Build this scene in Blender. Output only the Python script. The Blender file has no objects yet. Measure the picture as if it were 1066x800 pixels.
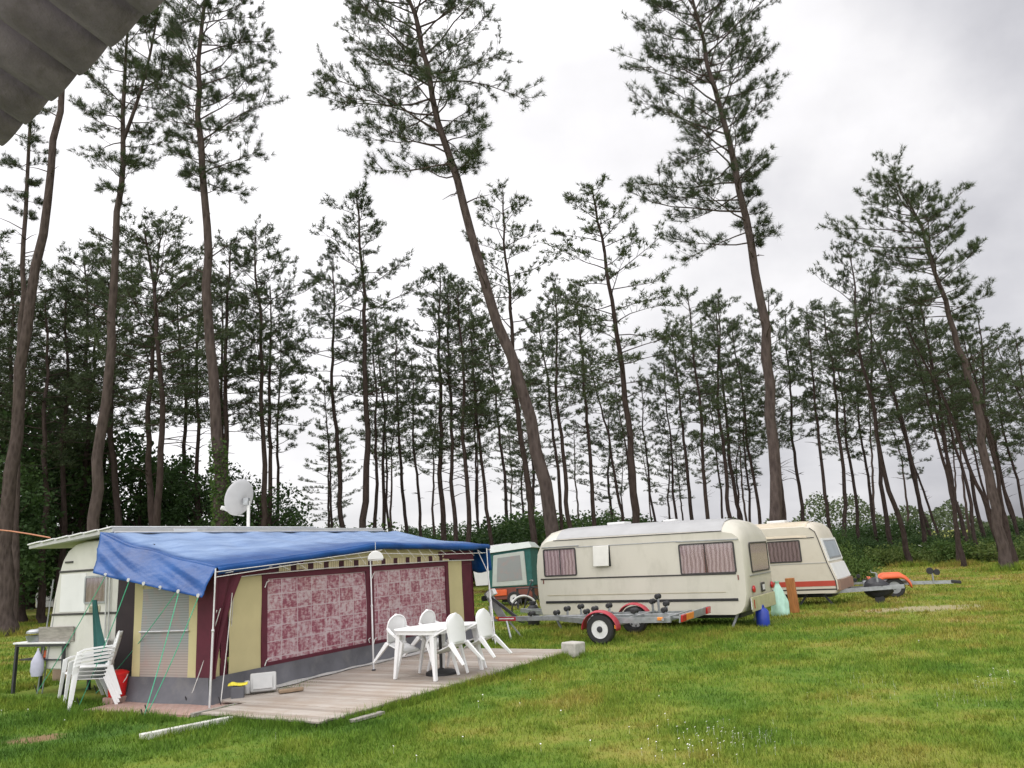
import bpy, math, random
import numpy as np
from mathutils import Vector, Matrix, Quaternion

PI = math.pi
random.seed(7)
scene = bpy.context.scene
col = scene.collection

# ------------------------------------------------------------------ camera
CAM_H = 1.8
FPX = 830.0
TH = math.radians(12.08)
RO = math.radians(3.43)
_r0 = Vector((1, 0, 0)); _u0 = Vector((0, -math.sin(TH), math.cos(TH))); _fw = Vector((0, math.cos(TH), math.sin(TH)))
_R = _r0 * math.cos(RO) - _u0 * math.sin(RO)
_U = _u0 * math.cos(RO) + _r0 * math.sin(RO)
_C = Vector((0, 0, CAM_H))


def ray(x, y):
    return _fw + _R * ((x - 533) / FPX) - _U * ((y - 400) / FPX)


def G(x, y, z=0.0):
    d = ray(x, y); return _C + d * ((z - CAM_H) / d.z)


def at(x, y, D):
    d = ray(x, y); return _C + d * (D / d.y)


def base(xp, D, z=0.0):
    """ground point at distance D that is seen in picture column xp"""
    X = 0.0
    for _ in range(30):
        v = Vector((X, D, z)) - _C
        px = 533 + FPX * v.dot(_R) / v.dot(_fw)
        X += (xp - px) * D / FPX
    return Vector((X, D, z))


cam_d = bpy.data.cameras.new('camera')
cam = bpy.data.objects.new('camera', cam_d); col.objects.link(cam)
m = Matrix(((_R.x, _U.x, -_fw.x, 0), (_R.y, _U.y, -_fw.y, 0), (_R.z, _U.z, -_fw.z, CAM_H), (0, 0, 0, 1)))
cam.matrix_world = m
cam_d.sensor_fit = 'HORIZONTAL'; cam_d.sensor_width = 36.0
cam_d.lens = FPX / 1066 * 36.0
cam_d.clip_start = 0.05; cam_d.clip_end = 3000
scene.camera = cam


# ------------------------------------------------------------------ materials
def new_mat(name):
    mt = bpy.data.materials.new(name); mt.use_nodes = True
    nt = mt.node_tree
    b = nt.nodes['Principled BSDF']
    return mt, nt, b


def nd(nt, t, **kw):
    n = nt.nodes.new(t)
    for k, v in kw.items():
        if k.startswith('i_'):
            n.inputs[k[2:].replace('_', ' ')].default_value = v
        else:
            setattr(n, k, v)
    return n


def mixc(nt, fac, a, b, mode='MIX'):
    n = nt.nodes.new('ShaderNodeMix'); n.data_type = 'RGBA'; n.blend_type = mode
    for i, v in ((0, fac), (6, a), (7, b)):
        if hasattr(v, 'is_linked') or isinstance(v, bpy.types.NodeSocket):
            nt.links.new(v, n.inputs[i])
        elif i == 0:
            n.inputs[0].default_value = v
        else:
            n.inputs[i].default_value = (v[0], v[1], v[2], 1)
    return n.outputs[2]


def mth(nt, op, a, b=None, c=None, clamp=False):
    n = nt.nodes.new('ShaderNodeMath'); n.operation = op; n.use_clamp = clamp
    for i, v in enumerate((a, b, c)):
        if v is None: continue
        if isinstance(v, bpy.types.NodeSocket): nt.links.new(v, n.inputs[i])
        else: n.inputs[i].default_value = v
    return n.outputs[0]


def ramp(nt, fac, stops):
    n = nt.nodes.new('ShaderNodeValToRGB')
    el = n.color_ramp.elements
    while len(el) < len(stops): el.new(0.5)
    for e, (p, c) in zip(el, stops):
        e.position = p
        e.color = (c[0], c[1], c[2], 1) if hasattr(c, '__len__') else (c, c, c, 1)
    nt.links.new(fac, n.inputs[0])
    return n.outputs[0]


def noise(nt, vec, scale, detail=4, rough=0.55):
    n = nt.nodes.new('ShaderNodeTexNoise'); n.inputs['Scale'].default_value = scale
    n.inputs['Detail'].default_value = detail; n.inputs['Roughness'].default_value = rough
    if vec is not None: nt.links.new(vec, n.inputs['Vector'])
    return n.outputs['Fac']


def objco(nt):
    return nt.nodes.new('ShaderNodeTexCoord').outputs['Object']


def bump(nt, b, h, strength=0.3, dist=0.01):
    n = nt.nodes.new('ShaderNodeBump'); n.inputs['Strength'].default_value = strength
    n.inputs['Distance'].default_value = dist
    nt.links.new(h, n.inputs['Height']); nt.links.new(n.outputs[0], b.inputs['Normal'])


def simple(name, c, rough=0.6, var=0.12, scale=6.0, metal=0.0, dirt=None, dirt_amt=0.0, bmp=0.0, bscale=40.0, stretch=None):
    """colour with cloudy variation and optional stains"""
    mt, nt, b = new_mat(name)
    v = objco(nt)
    if stretch:
        mp = nt.nodes.new('ShaderNodeMapping'); mp.inputs['Scale'].default_value = stretch
        nt.links.new(v, mp.inputs[0]); v = mp.outputs[0]
    n = noise(nt, v, scale)
    lo = [x * (1 - var) for x in c]; hi = [min(1, x * (1 + var)) for x in c]
    cc = ramp(nt, n, [(0.3, lo), (0.7, hi)])
    if dirt:
        n2 = noise(nt, v, scale * 0.7 + 1.3, 7, 0.7)
        f = mth(nt, 'MULTIPLY', ramp(nt, n2, [(0.5, 0.0), (0.72, 1.0)]), dirt_amt)
        cc = mixc(nt, f, cc, dirt)
    nt.links.new(cc, b.inputs['Base Color'])
    b.inputs['Roughness'].default_value = rough; b.inputs['Metallic'].default_value = metal
    if bmp: bump(nt, b, noise(nt, v, bscale, 5), bmp)
    return mt


M = {}
M['cream'] = simple('cream caravan paint', (.53, .505, .43), .42, .05, 1.2, dirt=(.31, .30, .23), dirt_amt=.38, stretch=(1, 1, .45))
M['cream_low'] = simple('stained cream paint', (.42, .40, .24), .5, .15, 2.5, dirt=(.2, .22, .1), dirt_amt=.5)
M['cream_c'] = simple('warm cream caravan paint', (.56, .515, .43), .42, .05, 1.2, dirt=(.33, .28, .2), dirt_amt=.22)
M['cream_a'] = simple('old white caravan paint', (.56, .55, .50), .45, .06, 1.6, dirt=(.3, .29, .24), dirt_amt=.3)
M['roofgrey'] = simple('caravan roof sheet', (.35, .35, .35), .5, .07, 2.2, dirt=(.25, .25, .24), dirt_amt=.3)
M['rooftan'] = simple('tan caravan roof', (.50, .43, .32), .5, .08, 2.0, dirt=(.3, .25, .18), dirt_amt=.3)
M['white'] = simple('white painted sheet', (.66, .66, .65), .45, .04, 2.0, dirt=(.4, .4, .36), dirt_amt=.2)
M['plastic'] = simple('white garden plastic', (.74, .74, .735), .38, .03, 3.0, dirt=(.5, .5, .46), dirt_amt=.18)
M['black'] = simple('black rubber', (.018, .018, .019), .65, .2, 8)
M['darktrim'] = simple('dark trim', (.035, .032, .03), .5, .2, 8)
M['darkmetal'] = simple('dark painted steel', (.03, .03, .035), .5, .25, 7)
M['galv'] = simple('galvanised steel', (.33, .345, .36), .42, .22, 9, metal=.55, dirt=(.22, .2, .17), dirt_amt=.35)
M['alu'] = simple('aluminium tube', (.62, .62, .62), .38, .1, 9, metal=.6)
M['hub'] = simple('wheel rim paint', (.66, .66, .66), .4, .1, 9, dirt=(.3, .27, .22), dirt_amt=.3)
M['redguard'] = simple('red mudguard plastic', (.34, .018, .035), .42, .15, 6, dirt=(.42, .14, .13), dirt_amt=.3)
M['orange'] = simple('orange mudguard paint', (.62, .10, .025), .45, .12, 6)
M['red'] = simple('red plastic', (.62, .015, .015), .35, .08, 5)
M['redlamp'] = simple('red lamp lens', (.42, .02, .02), .2, .1, 5)
M['amber'] = simple('amber plate', (.72, .24, .03), .35, .18, 30)
M['blueplastic'] = simple('blue plastic', (.02, .05, .36), .4, .1, 5)
M['stripe_red'] = simple('red stripe paint', (.42, .055, .035), .42, .06, 3)
M['brown'] = simple('brown plastic tray', (.24, .15, .11), .55, .15, 4)
M['bagmint'] = simple('mint bag', (.42, .66, .55), .35, .12, 7, bmp=.5, bscale=9)
M['wood_post'] = simple('orange brown wood', (.34, .13, .035), .6, .25, 6, stretch=(6, 6, .8))
M['blackbag'] = simple('black plastic cover', (.012, .012, .016), .3, .3, 6, bmp=.7, bscale=8)
M['greywood'] = simple('weathered grey wood', (.27, .25, .22), .8, .28, 5, stretch=(1.2, 9, 9), bmp=.3)
M['whitewood'] = simple('pale painted beam', (.60, .59, .55), .7, .12, 6, dirt=(.3, .29, .24), dirt_amt=.5)
M['stone'] = simple('pale stone block', (.42, .40, .36), .9, .22, 7, dirt=(.22, .21, .17), dirt_amt=.5, bmp=.6, bscale=22)
M['burg'] = simple('burgundy canvas', (.085, .010, .022), .8, .18, 4, bmp=.15, bscale=90)
M['yel'] = simple('cream yellow canvas', (.50, .44, .235), .82, .06, 2.4, dirt=(.4, .34, .2), dirt_amt=.2, bmp=.15, bscale=90)
M['skirt'] = simple('grey groundsheet skirt', (.10, .10, .112), .7, .25, 2.2, dirt=(.19, .18, .17), dirt_amt=.5, bmp=.3, bscale=7)
M['pale_sheet'] = simple('pale plastic groundsheet', (.44, .43, .41), .6, .15, 4, dirt=(.25, .23, .19), dirt_amt=.4)
M['teal'] = simple('teal canvas', (.02, .10, .09), .8, .2, 4)
M['tealpale'] = simple('pale grey green canvas', (.42, .45, .42), .8, .08, 3)
M['dark_inside'] = simple('dark awning lining', (.03, .02, .022), .85, .2, 4)
M['rope_w'] = simple('white cord', (.62, .61, .58), .7, .1, 20)
M['rope_g'] = simple('green cord', (.06, .42, .24), .6, .15, 20)
M['rope_o'] = simple('orange brown cord', (.42, .17, .09), .7, .15, 20)
M['asb'] = simple('fibre cement sheet', (.24, .215, .245), .92, .3, 9, dirt=(.13, .115, .11), dirt_amt=.75, bmp=.5, bscale=45)
M['dish'] = simple('grey dish paint', (.50, .50, .51), .5, .06, 4)
M['fender'] = simple('pale fender', (.7, .7, .68), .4, .05, 4)
M['lilac'] = simple('pale lilac plastic', (.45, .45, .55), .4, .1, 6)
M['yellow'] = simple('yellow cloth', (.7, .6, .05), .7, .1, 6)
M['cooler'] = simple('light grey plastic box', (.46, .46, .45), .5, .08, 5, dirt=(.3, .29, .27), dirt_amt=.3)
M['darkred'] = simple('dark red brown panel', (.16, .045, .03), .6, .25, 4)


def mat_glass():
    mt, nt, b = new_mat('window pane')
    nt.nodes.remove(b)
    out = nt.nodes['Material Output']
    t = nd(nt, 'ShaderNodeBsdfTransparent'); t.inputs[0].default_value = (.93, .93, .95, 1)
    g = nd(nt, 'ShaderNodeBsdfGlossy'); g.inputs['Roughness'].default_value = .06
    g.inputs[0].default_value = (.9, .9, .9, 1)
    fr = nd(nt, 'ShaderNodeFresnel'); fr.inputs[0].default_value = 1.45
    s = nd(nt, 'ShaderNodeMixShader')
    nt.links.new(mth(nt, 'MINIMUM', mth(nt, 'MULTIPLY_ADD', fr.outputs[0], .6, .02, True), .17), s.inputs[0])
    nt.links.new(t.outputs[0], s.inputs[1]); nt.links.new(g.outputs[0], s.inputs[2])
    nt.links.new(s.outputs[0], out.inputs[0])
    return mt


M['glass'] = mat_glass()


def mat_curtain(name, a, bcol, axis=0, scale=9.0):
    mt, nt, b = new_mat(name)
    v = objco(nt)
    sp = nd(nt, 'ShaderNodeSeparateXYZ'); nt.links.new(v, sp.inputs[0])
    x = sp.outputs[axis]
    wob = noise(nt, v, 3.0, 3)
    ph = mth(nt, 'MULTIPLY_ADD', wob, .12, x)
    s = mth(nt, 'SINE', mth(nt, 'MULTIPLY', ph, scale * 2 * PI))
    s2 = mth(nt, 'SINE', mth(nt, 'MULTIPLY', ph, scale * 2 * PI * 2.7))
    f = mth(nt, 'MULTIPLY_ADD', s, .3, mth(nt, 'MULTIPLY_ADD', s2, .18, .5))
    c = ramp(nt, f, [(.1, a), (.9, bcol)])
    nt.links.new(c, b.inputs['Base Color']); b.inputs['Roughness'].default_value = .85
    bump(nt, b, f, .6, .02)
    return mt


M['curtain'] = mat_curtain('pink net curtain', (.30, .20, .19), (.60, .47, .45), 0, 11)
M['curtain_r'] = mat_curtain('pink rear curtain', (.44, .31, .31), (.68, .54, .54), 1, 11)
M['curtain_dk'] = mat_curtain('brown curtain', (.12, .075, .065), (.33, .24, .22), 0, 10)
M['curtain_a'] = mat_curtain('faded rose curtain', (.20, .13, .13), (.32, .25, .25), 1, 9)


def mat_plaid():
    """maroon and pale pink patchwork of the awning curtains, with white lines"""
    mt, nt, b = new_mat('patchwork curtain')
    v = objco(nt)
    sp = nd(nt, 'ShaderNodeSeparateXYZ'); nt.links.new(v, sp.inputs[0])
    px = mth(nt, 'DIVIDE', sp.outputs[0], .355); pz = mth(nt, 'DIVIDE', sp.outputs[2], .235)
    fx = mth(nt, 'FRACT', px); fz = mth(nt, 'FRACT', pz)
    par = mth(nt, 'FRACT', mth(nt, 'MULTIPLY', mth(nt, 'ADD', mth(nt, 'FLOOR', px), mth(nt, 'FLOOR', pz)), .5))
    mp = nd(nt, 'ShaderNodeMapping'); mp.inputs['Scale'].default_value = (1, 1, 2.2)
    nt.links.new(v, mp.inputs[0])
    n1 = noise(nt, mp.outputs[0], 11, 4, .65)
    mp2 = nd(nt, 'ShaderNodeMapping'); mp2.inputs['Scale'].default_value = (1, 1, .5)
    nt.links.new(v, mp2.inputs[0])
    n2 = noise(nt, mp2.outputs[0], 15, 3, .6)
    blk = noise(nt, v, 3.2, 2)
    f = mth(nt, 'ADD', mth(nt, 'MULTIPLY', n1, .6), mth(nt, 'MULTIPLY', n2, .4))
    f = mth(nt, 'ADD', f, mth(nt, 'MULTIPLY', mth(nt, 'SUBTRACT', par, .25), .09))
    f = mth(nt, 'ADD', f, mth(nt, 'MULTIPLY', mth(nt, 'SUBTRACT', blk, .5), .25))
    c = ramp(nt, f, [(.40, (.48, .38, .40)), (.50, (.36, .20, .225)), (.57, (.24, .06, .095)), (.71, (.165, .03, .055))])
    lx = mth(nt, 'LESS_THAN', fx, .055); lz = mth(nt, 'LESS_THAN', fz, .065)
    ln = mth(nt, 'MAXIMUM', lx, lz)
    c = mixc(nt, mth(nt, 'MULTIPLY', ln, .8), c, (.48, .40, .42))
    nt.links.new(c, b.inputs['Base Color']); b.inputs['Roughness'].default_value = .45
    b.inputs['Coat Weight'].default_value = .45; b.inputs['Coat Roughness'].default_value = .10
    bump(nt, b, noise(nt, v, 2.6, 4), .45, .06)
    return mt


M['plaid'] = mat_plaid()


def mat_mesh():
    mt, nt, b = new_mat('grey blind window')
    v = objco(nt)
    sp = nd(nt, 'ShaderNodeSeparateXYZ'); nt.links.new(v, sp.inputs[0])
    s = mth(nt, 'FRACT', mth(nt, 'DIVIDE', sp.outputs[2], .036))
    st = ramp(nt, s, [(.1, .0), (.25, 1.0), (.8, 1.0), (.95, 0.)])
    n = noise(nt, v, 2.4, 4)
    low = ramp(nt, mth(nt, 'MULTIPLY_ADD', n, .3, sp.outputs[2]), [(.75, (.36, .30, .27)), (1.15, (.27, .28, .28))])
    c = mixc(nt, st, mixc(nt, .62, (.07, .07, .07), low), low)
    pk = mth(nt, 'MULTIPLY', ramp(nt, noise(nt, v, 5, 3), [(.5, 0.), (.7, 1.)]), .35)
    c = mixc(nt, pk, c, (.38, .22, .2))
    nt.links.new(c, b.inputs['Base Color']); b.inputs['Roughness'].default_value = .4
    return mt


M['blind'] = mat_mesh()


def mat_tarp():
    mt, nt, b = new_mat('blue tarpaulin')
    v = objco(nt)
    n = noise(nt, v, 1.7, 6, .65)
    mp = nd(nt, 'ShaderNodeMapping'); mp.inputs['Scale'].default_value = (.5, 3.2, 3.2)
    nt.links.new(v, mp.inputs[0])
    n2 = noise(nt, mp.outputs[0], 1.6, 6, .7)
    c = ramp(nt, n, [(.3, (.005, .038, .15)), (.7, (.009, .072, .245))])
    # the top is paler in streaks; the left flap keeps the plain blue
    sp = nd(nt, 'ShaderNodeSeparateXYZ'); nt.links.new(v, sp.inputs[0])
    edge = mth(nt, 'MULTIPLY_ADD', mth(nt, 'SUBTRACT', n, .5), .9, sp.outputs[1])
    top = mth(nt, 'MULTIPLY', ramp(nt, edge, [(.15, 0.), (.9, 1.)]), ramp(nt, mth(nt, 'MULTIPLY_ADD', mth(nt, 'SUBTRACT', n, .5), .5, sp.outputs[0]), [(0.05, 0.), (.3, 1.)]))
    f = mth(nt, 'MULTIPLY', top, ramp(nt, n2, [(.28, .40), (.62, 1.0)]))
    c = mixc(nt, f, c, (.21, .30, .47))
    nt.links.new(c, b.inputs['Base Color'])
    b.inputs['Roughness'].default_value = .42; b.inputs['Specular IOR Level'].default_value = .18
    wv = noise(nt, v, 260, 1)
    mp3 = nd(nt, 'ShaderNodeMapping'); mp3.inputs['Scale'].default_value = (1, .6, 1); nt.links.new(v, mp3.inputs[0])
    bump(nt, b, mth(nt, 'ADD', noise(nt, mp3.outputs[0], 3.0, 5), mth(nt, 'MULTIPLY', wv, .02)), .5, .05)
    return mt


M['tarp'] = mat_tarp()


def mat_deck():
    mt, nt, b = new_mat('weathered deck boards')
    v = objco(nt)
    sp = nd(nt, 'ShaderNodeSeparateXYZ'); nt.links.new(v, sp.inputs[0])
    k = mth(nt, 'FLOOR', mth(nt, 'DIVIDE', sp.outputs[0], .124))
    wn = nd(nt, 'ShaderNodeTexWhiteNoise'); wn.noise_dimensions = '1D'; nt.links.new(k, wn.inputs['W'])
    mp = nd(nt, 'ShaderNodeMapping'); mp.inputs['Scale'].default_value = (14, 1.2, 4)
    nt.links.new(v, mp.inputs[0])
    g = noise(nt, mp.outputs[0], 2.0, 6, .65)
    f = mth(nt, 'MULTIPLY_ADD', wn.outputs[0], .45, mth(nt, 'MULTIPLY', g, .6))
    c = ramp(nt, f, [(.2, (.21, .175, .145)), (.55, (.33, .29, .25)), (.9, (.43, .39, .35))])
    st = noise(nt, v, 1.6, 5, .6)
    c = mixc(nt, mth(nt, 'MULTIPLY', ramp(nt, st, [(.45, 0.), (.65, 1.)]), .45), c, (.24, .17, .115))
    nt.links.new(c, b.inputs['Base Color']); b.inputs['Roughness'].default_value = .7
    bump(nt, b, g, .3, .01)
    return mt


M['deck'] = mat_deck()


def mat_pavers():
    mt, nt, b = new_mat('pink brick pavers')
    v = objco(nt)
    br = nd(nt, 'ShaderNodeTexBrick'); br.inputs['Scale'].default_value = 4.5
    br.inputs['Color1'].default_value = (.36, .19, .15, 1); br.inputs['Color2'].default_value = (.42, .26, .22, 1)
    br.inputs['Mortar'].default_value = (.16, .12, .10, 1); br.inputs['Mortar Size'].default_value = .02
    nt.links.new(v, br.inputs[0])
    n = noise(nt, v, 9, 5)
    c = mixc(nt, mth(nt, 'MULTIPLY', n, .5), br.outputs[0], (.34, .29, .25))
    nt.links.new(c, b.inputs['Base Color']); b.inputs['Roughness'].default_value = .9
    bump(nt, b, n, .4, .01)
    return mt


M['pavers'] = mat_pavers()


def turf_colour(nt, blades):
    """lawn colour shared by the soil sheet and the blades: world position noise"""
    g = nd(nt, 'ShaderNodeNewGeometry'); p = g.outputs['Position']
    big = noise(nt, p, .16, 4, .6)
    mid = noise(nt, p, .75, 5, .62)
    fine = noise(nt, p, 4.5, 5, .7)
    f = mth(nt, 'ADD', mth(nt, 'MULTIPLY', big, .55), mth(nt, 'MULTIPLY_ADD', mid, .75, -.10))
    f = mth(nt, 'ADD', f, mth(nt, 'MULTIPLY', mth(nt, 'SUBTRACT', fine, .5), .25))
    # lusher towards the awning on the left
    dv = nd(nt, 'ShaderNodeVectorMath', operation='DISTANCE'); nt.links.new(p, dv.inputs[0]); dv.inputs[1].default_value = (-7, 10, 0)
    lush = ramp(nt, mth(nt, 'DIVIDE', dv.outputs['Value'], 20.0), [(.08, .11), (.40, 0.)])
    far = ramp(nt, mth(nt, 'DIVIDE', dv.outputs['Value'], 60.0), [(.18, 0.), (.45, .09)])
    f = mth(nt, 'ADD', mth(nt, 'SUBTRACT', f, lush), far)
    if blades:
        stops = [(.33, (.052, .118, .016)), (.47, (.098, .178, .021)), (.58, (.158, .215, .029)), (.69, (.235, .215, .045)), (.78, (.28, .19, .075))]
    else:
        stops = [(.33, (.050, .105, .016)), (.47, (.095, .155, .022)), (.58, (.15, .185, .03)), (.69, (.22, .205, .05)), (.80, (.28, .22, .11))]
    c = ramp(nt, f, stops)
    return c, p, fine


def mat_ground():
    mt, nt, b = new_mat('lawn soil')
    c, p, fine = turf_colour(nt, False)

    def patch(x, y, rx, ry, colr, c, amt=.9):
        mp = nd(nt, 'ShaderNodeMapping'); mp.vector_type = 'POINT'
        mp.inputs['Location'].default_value = (-x / rx, -y / ry, 0); mp.inputs['Scale'].default_value = (1 / rx, 1 / ry, 0)
        nt.links.new(p, mp.inputs[0])
        ln = nd(nt, 'ShaderNodeVectorMath', operation='LENGTH'); nt.links.new(mp.outputs[0], ln.inputs[0])
        d = mth(nt, 'MULTIPLY_ADD', mth(nt, 'SUBTRACT', noise(nt, p, 2.2, 4), .5), 1.4, ln.outputs['Value'])
        return mixc(nt, mth(nt, 'MULTIPLY', ramp(nt, d, [(.55, 1.), (1.0, 0.)]), amt), c, colr)
    c = patch(9.3, 19.6, 1.7, .9, (.32, .27, .19), c, .65)
    c = patch(-5.9, 10.05, .42, .30, (.20, .125, .075), c)
    c = patch(-13, 20, 3.2, .9, (.22, .16, .06), c, .8)
    nt.links.new(c, b.inputs['Base Color']); b.inputs['Roughness'].default_value = .95
    b.inputs['Specular IOR Level'].default_value = .1
    bump(nt, b, fine, .8, .05)
    return mt


M['ground'] = mat_ground()


def mat_blades():
    mt, nt, b = new_mat('grass blades')
    c, p, fine = turf_colour(nt, True)
    at_ = nd(nt, 'ShaderNodeAttribute', attribute_name='tone')
    c = mixc(nt, 1.0, c, ramp(nt, at_.outputs['Fac'], [(0., (.62, .64, .6)), (1., (1.45, 1.4, 1.3))]), 'MULTIPLY')
    nt.links.new(c, b.inputs['Base Color']); b.inputs['Roughness'].default_value = .75
    b.inputs['Specular IOR Level'].default_value = .15
    return mt


M['blades'] = mat_blades()


def mat_bark(name, a, b2, red):
    mt, nt, b = new_mat(name)
    v = objco(nt)
    mp = nd(nt, 'ShaderNodeMapping'); mp.inputs['Scale'].default_value = (1, 1, .3)
    nt.links.new(v, mp.inputs[0])
    vo = nd(nt, 'ShaderNodeTexVoronoi'); vo.inputs['Scale'].default_value = 9; nt.links.new(mp.outputs[0], vo.inputs['Vector'])
    n = noise(nt, mp.outputs[0], 6, 6, .7)
    f = mth(nt, 'MULTIPLY_ADD', n, .7, mth(nt, 'MULTIPLY', vo.outputs['Distance'], .45))
    c = ramp(nt, f, [(.25, a), (.7, b2)])
    c = mixc(nt, mth(nt, 'MULTIPLY', noise(nt, v, .5, 3), .6), c, red)
    nt.links.new(c, b.inputs['Base Color']); b.inputs['Roughness'].default_value = .95
    b.inputs['Specular IOR Level'].default_value = .1
    bump(nt, b, f, 1.0, .08)
    return mt


M['bark'] = mat_bark('pine bark', (.022, .018, .017), (.098, .078, .070), (.066, .046, .041))
M['bark_d'] = mat_bark('dark bark', (.018, .014, .013), (.062, .047, .042), (.052, .034, .031))


def mat_leaf(name, lo, mid, hi, trans=.25, scale=.8):
    mt, nt, b = new_mat(name)
    a = nd(nt, 'ShaderNodeAttribute', attribute_name='tone')
    oi = nd(nt, 'ShaderNodeObjectInfo')
    t = mth(nt, 'MULTIPLY_ADD', oi.outputs['Random'], .3, mth(nt, 'MULTIPLY', a.outputs['Fac'], .7))
    c = ramp(nt, t, [(.1, lo), (.5, mid), (.95, hi)])
    nt.links.new(c, b.inputs['Base Color']); b.inputs['Roughness'].default_value = .65
    b.inputs['Specular IOR Level'].default_value = .2
    out = nt.nodes['Material Output']
    tr = nd(nt, 'ShaderNodeBsdfTranslucent'); nt.links.new(c, tr.inputs[0])
    mx = nd(nt, 'ShaderNodeMixShader'); mx.inputs[0].default_value = trans
    nt.links.new(b.outputs[0], mx.inputs[1]); nt.links.new(tr.outputs[0], mx.inputs[2]); nt.links.new(mx.outputs[0], out.inputs[0])
    return mt


M['needles'] = mat_leaf('pine needles', (.033, .047, .024), (.064, .088, .041), (.102, .130, .062))
M['leaves'] = mat_leaf('broad leaves', (.018, .038, .012), (.035, .07, .020), (.06, .105, .03), .3)
M['leaves_l'] = mat_leaf('light leaves', (.035, .07, .016), (.065, .115, .026), (.11, .165, .04), .3)
M['needles_far'] = mat_leaf('young pine needles', (.03, .055, .022), (.05, .085, .034), (.075, .115, .048), .2)
M['rough_grass'] = mat_leaf('rough grass', (.05, .085, .018), (.085, .13, .028), (.14, .17, .05), .3)
M['daisy'] = simple('daisy petals', (.72, .68, .68), .7, .1, 3)
M['road'] = simple('pale gravel road', (.36, .34, .32), .95, .15, 2.5)


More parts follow.
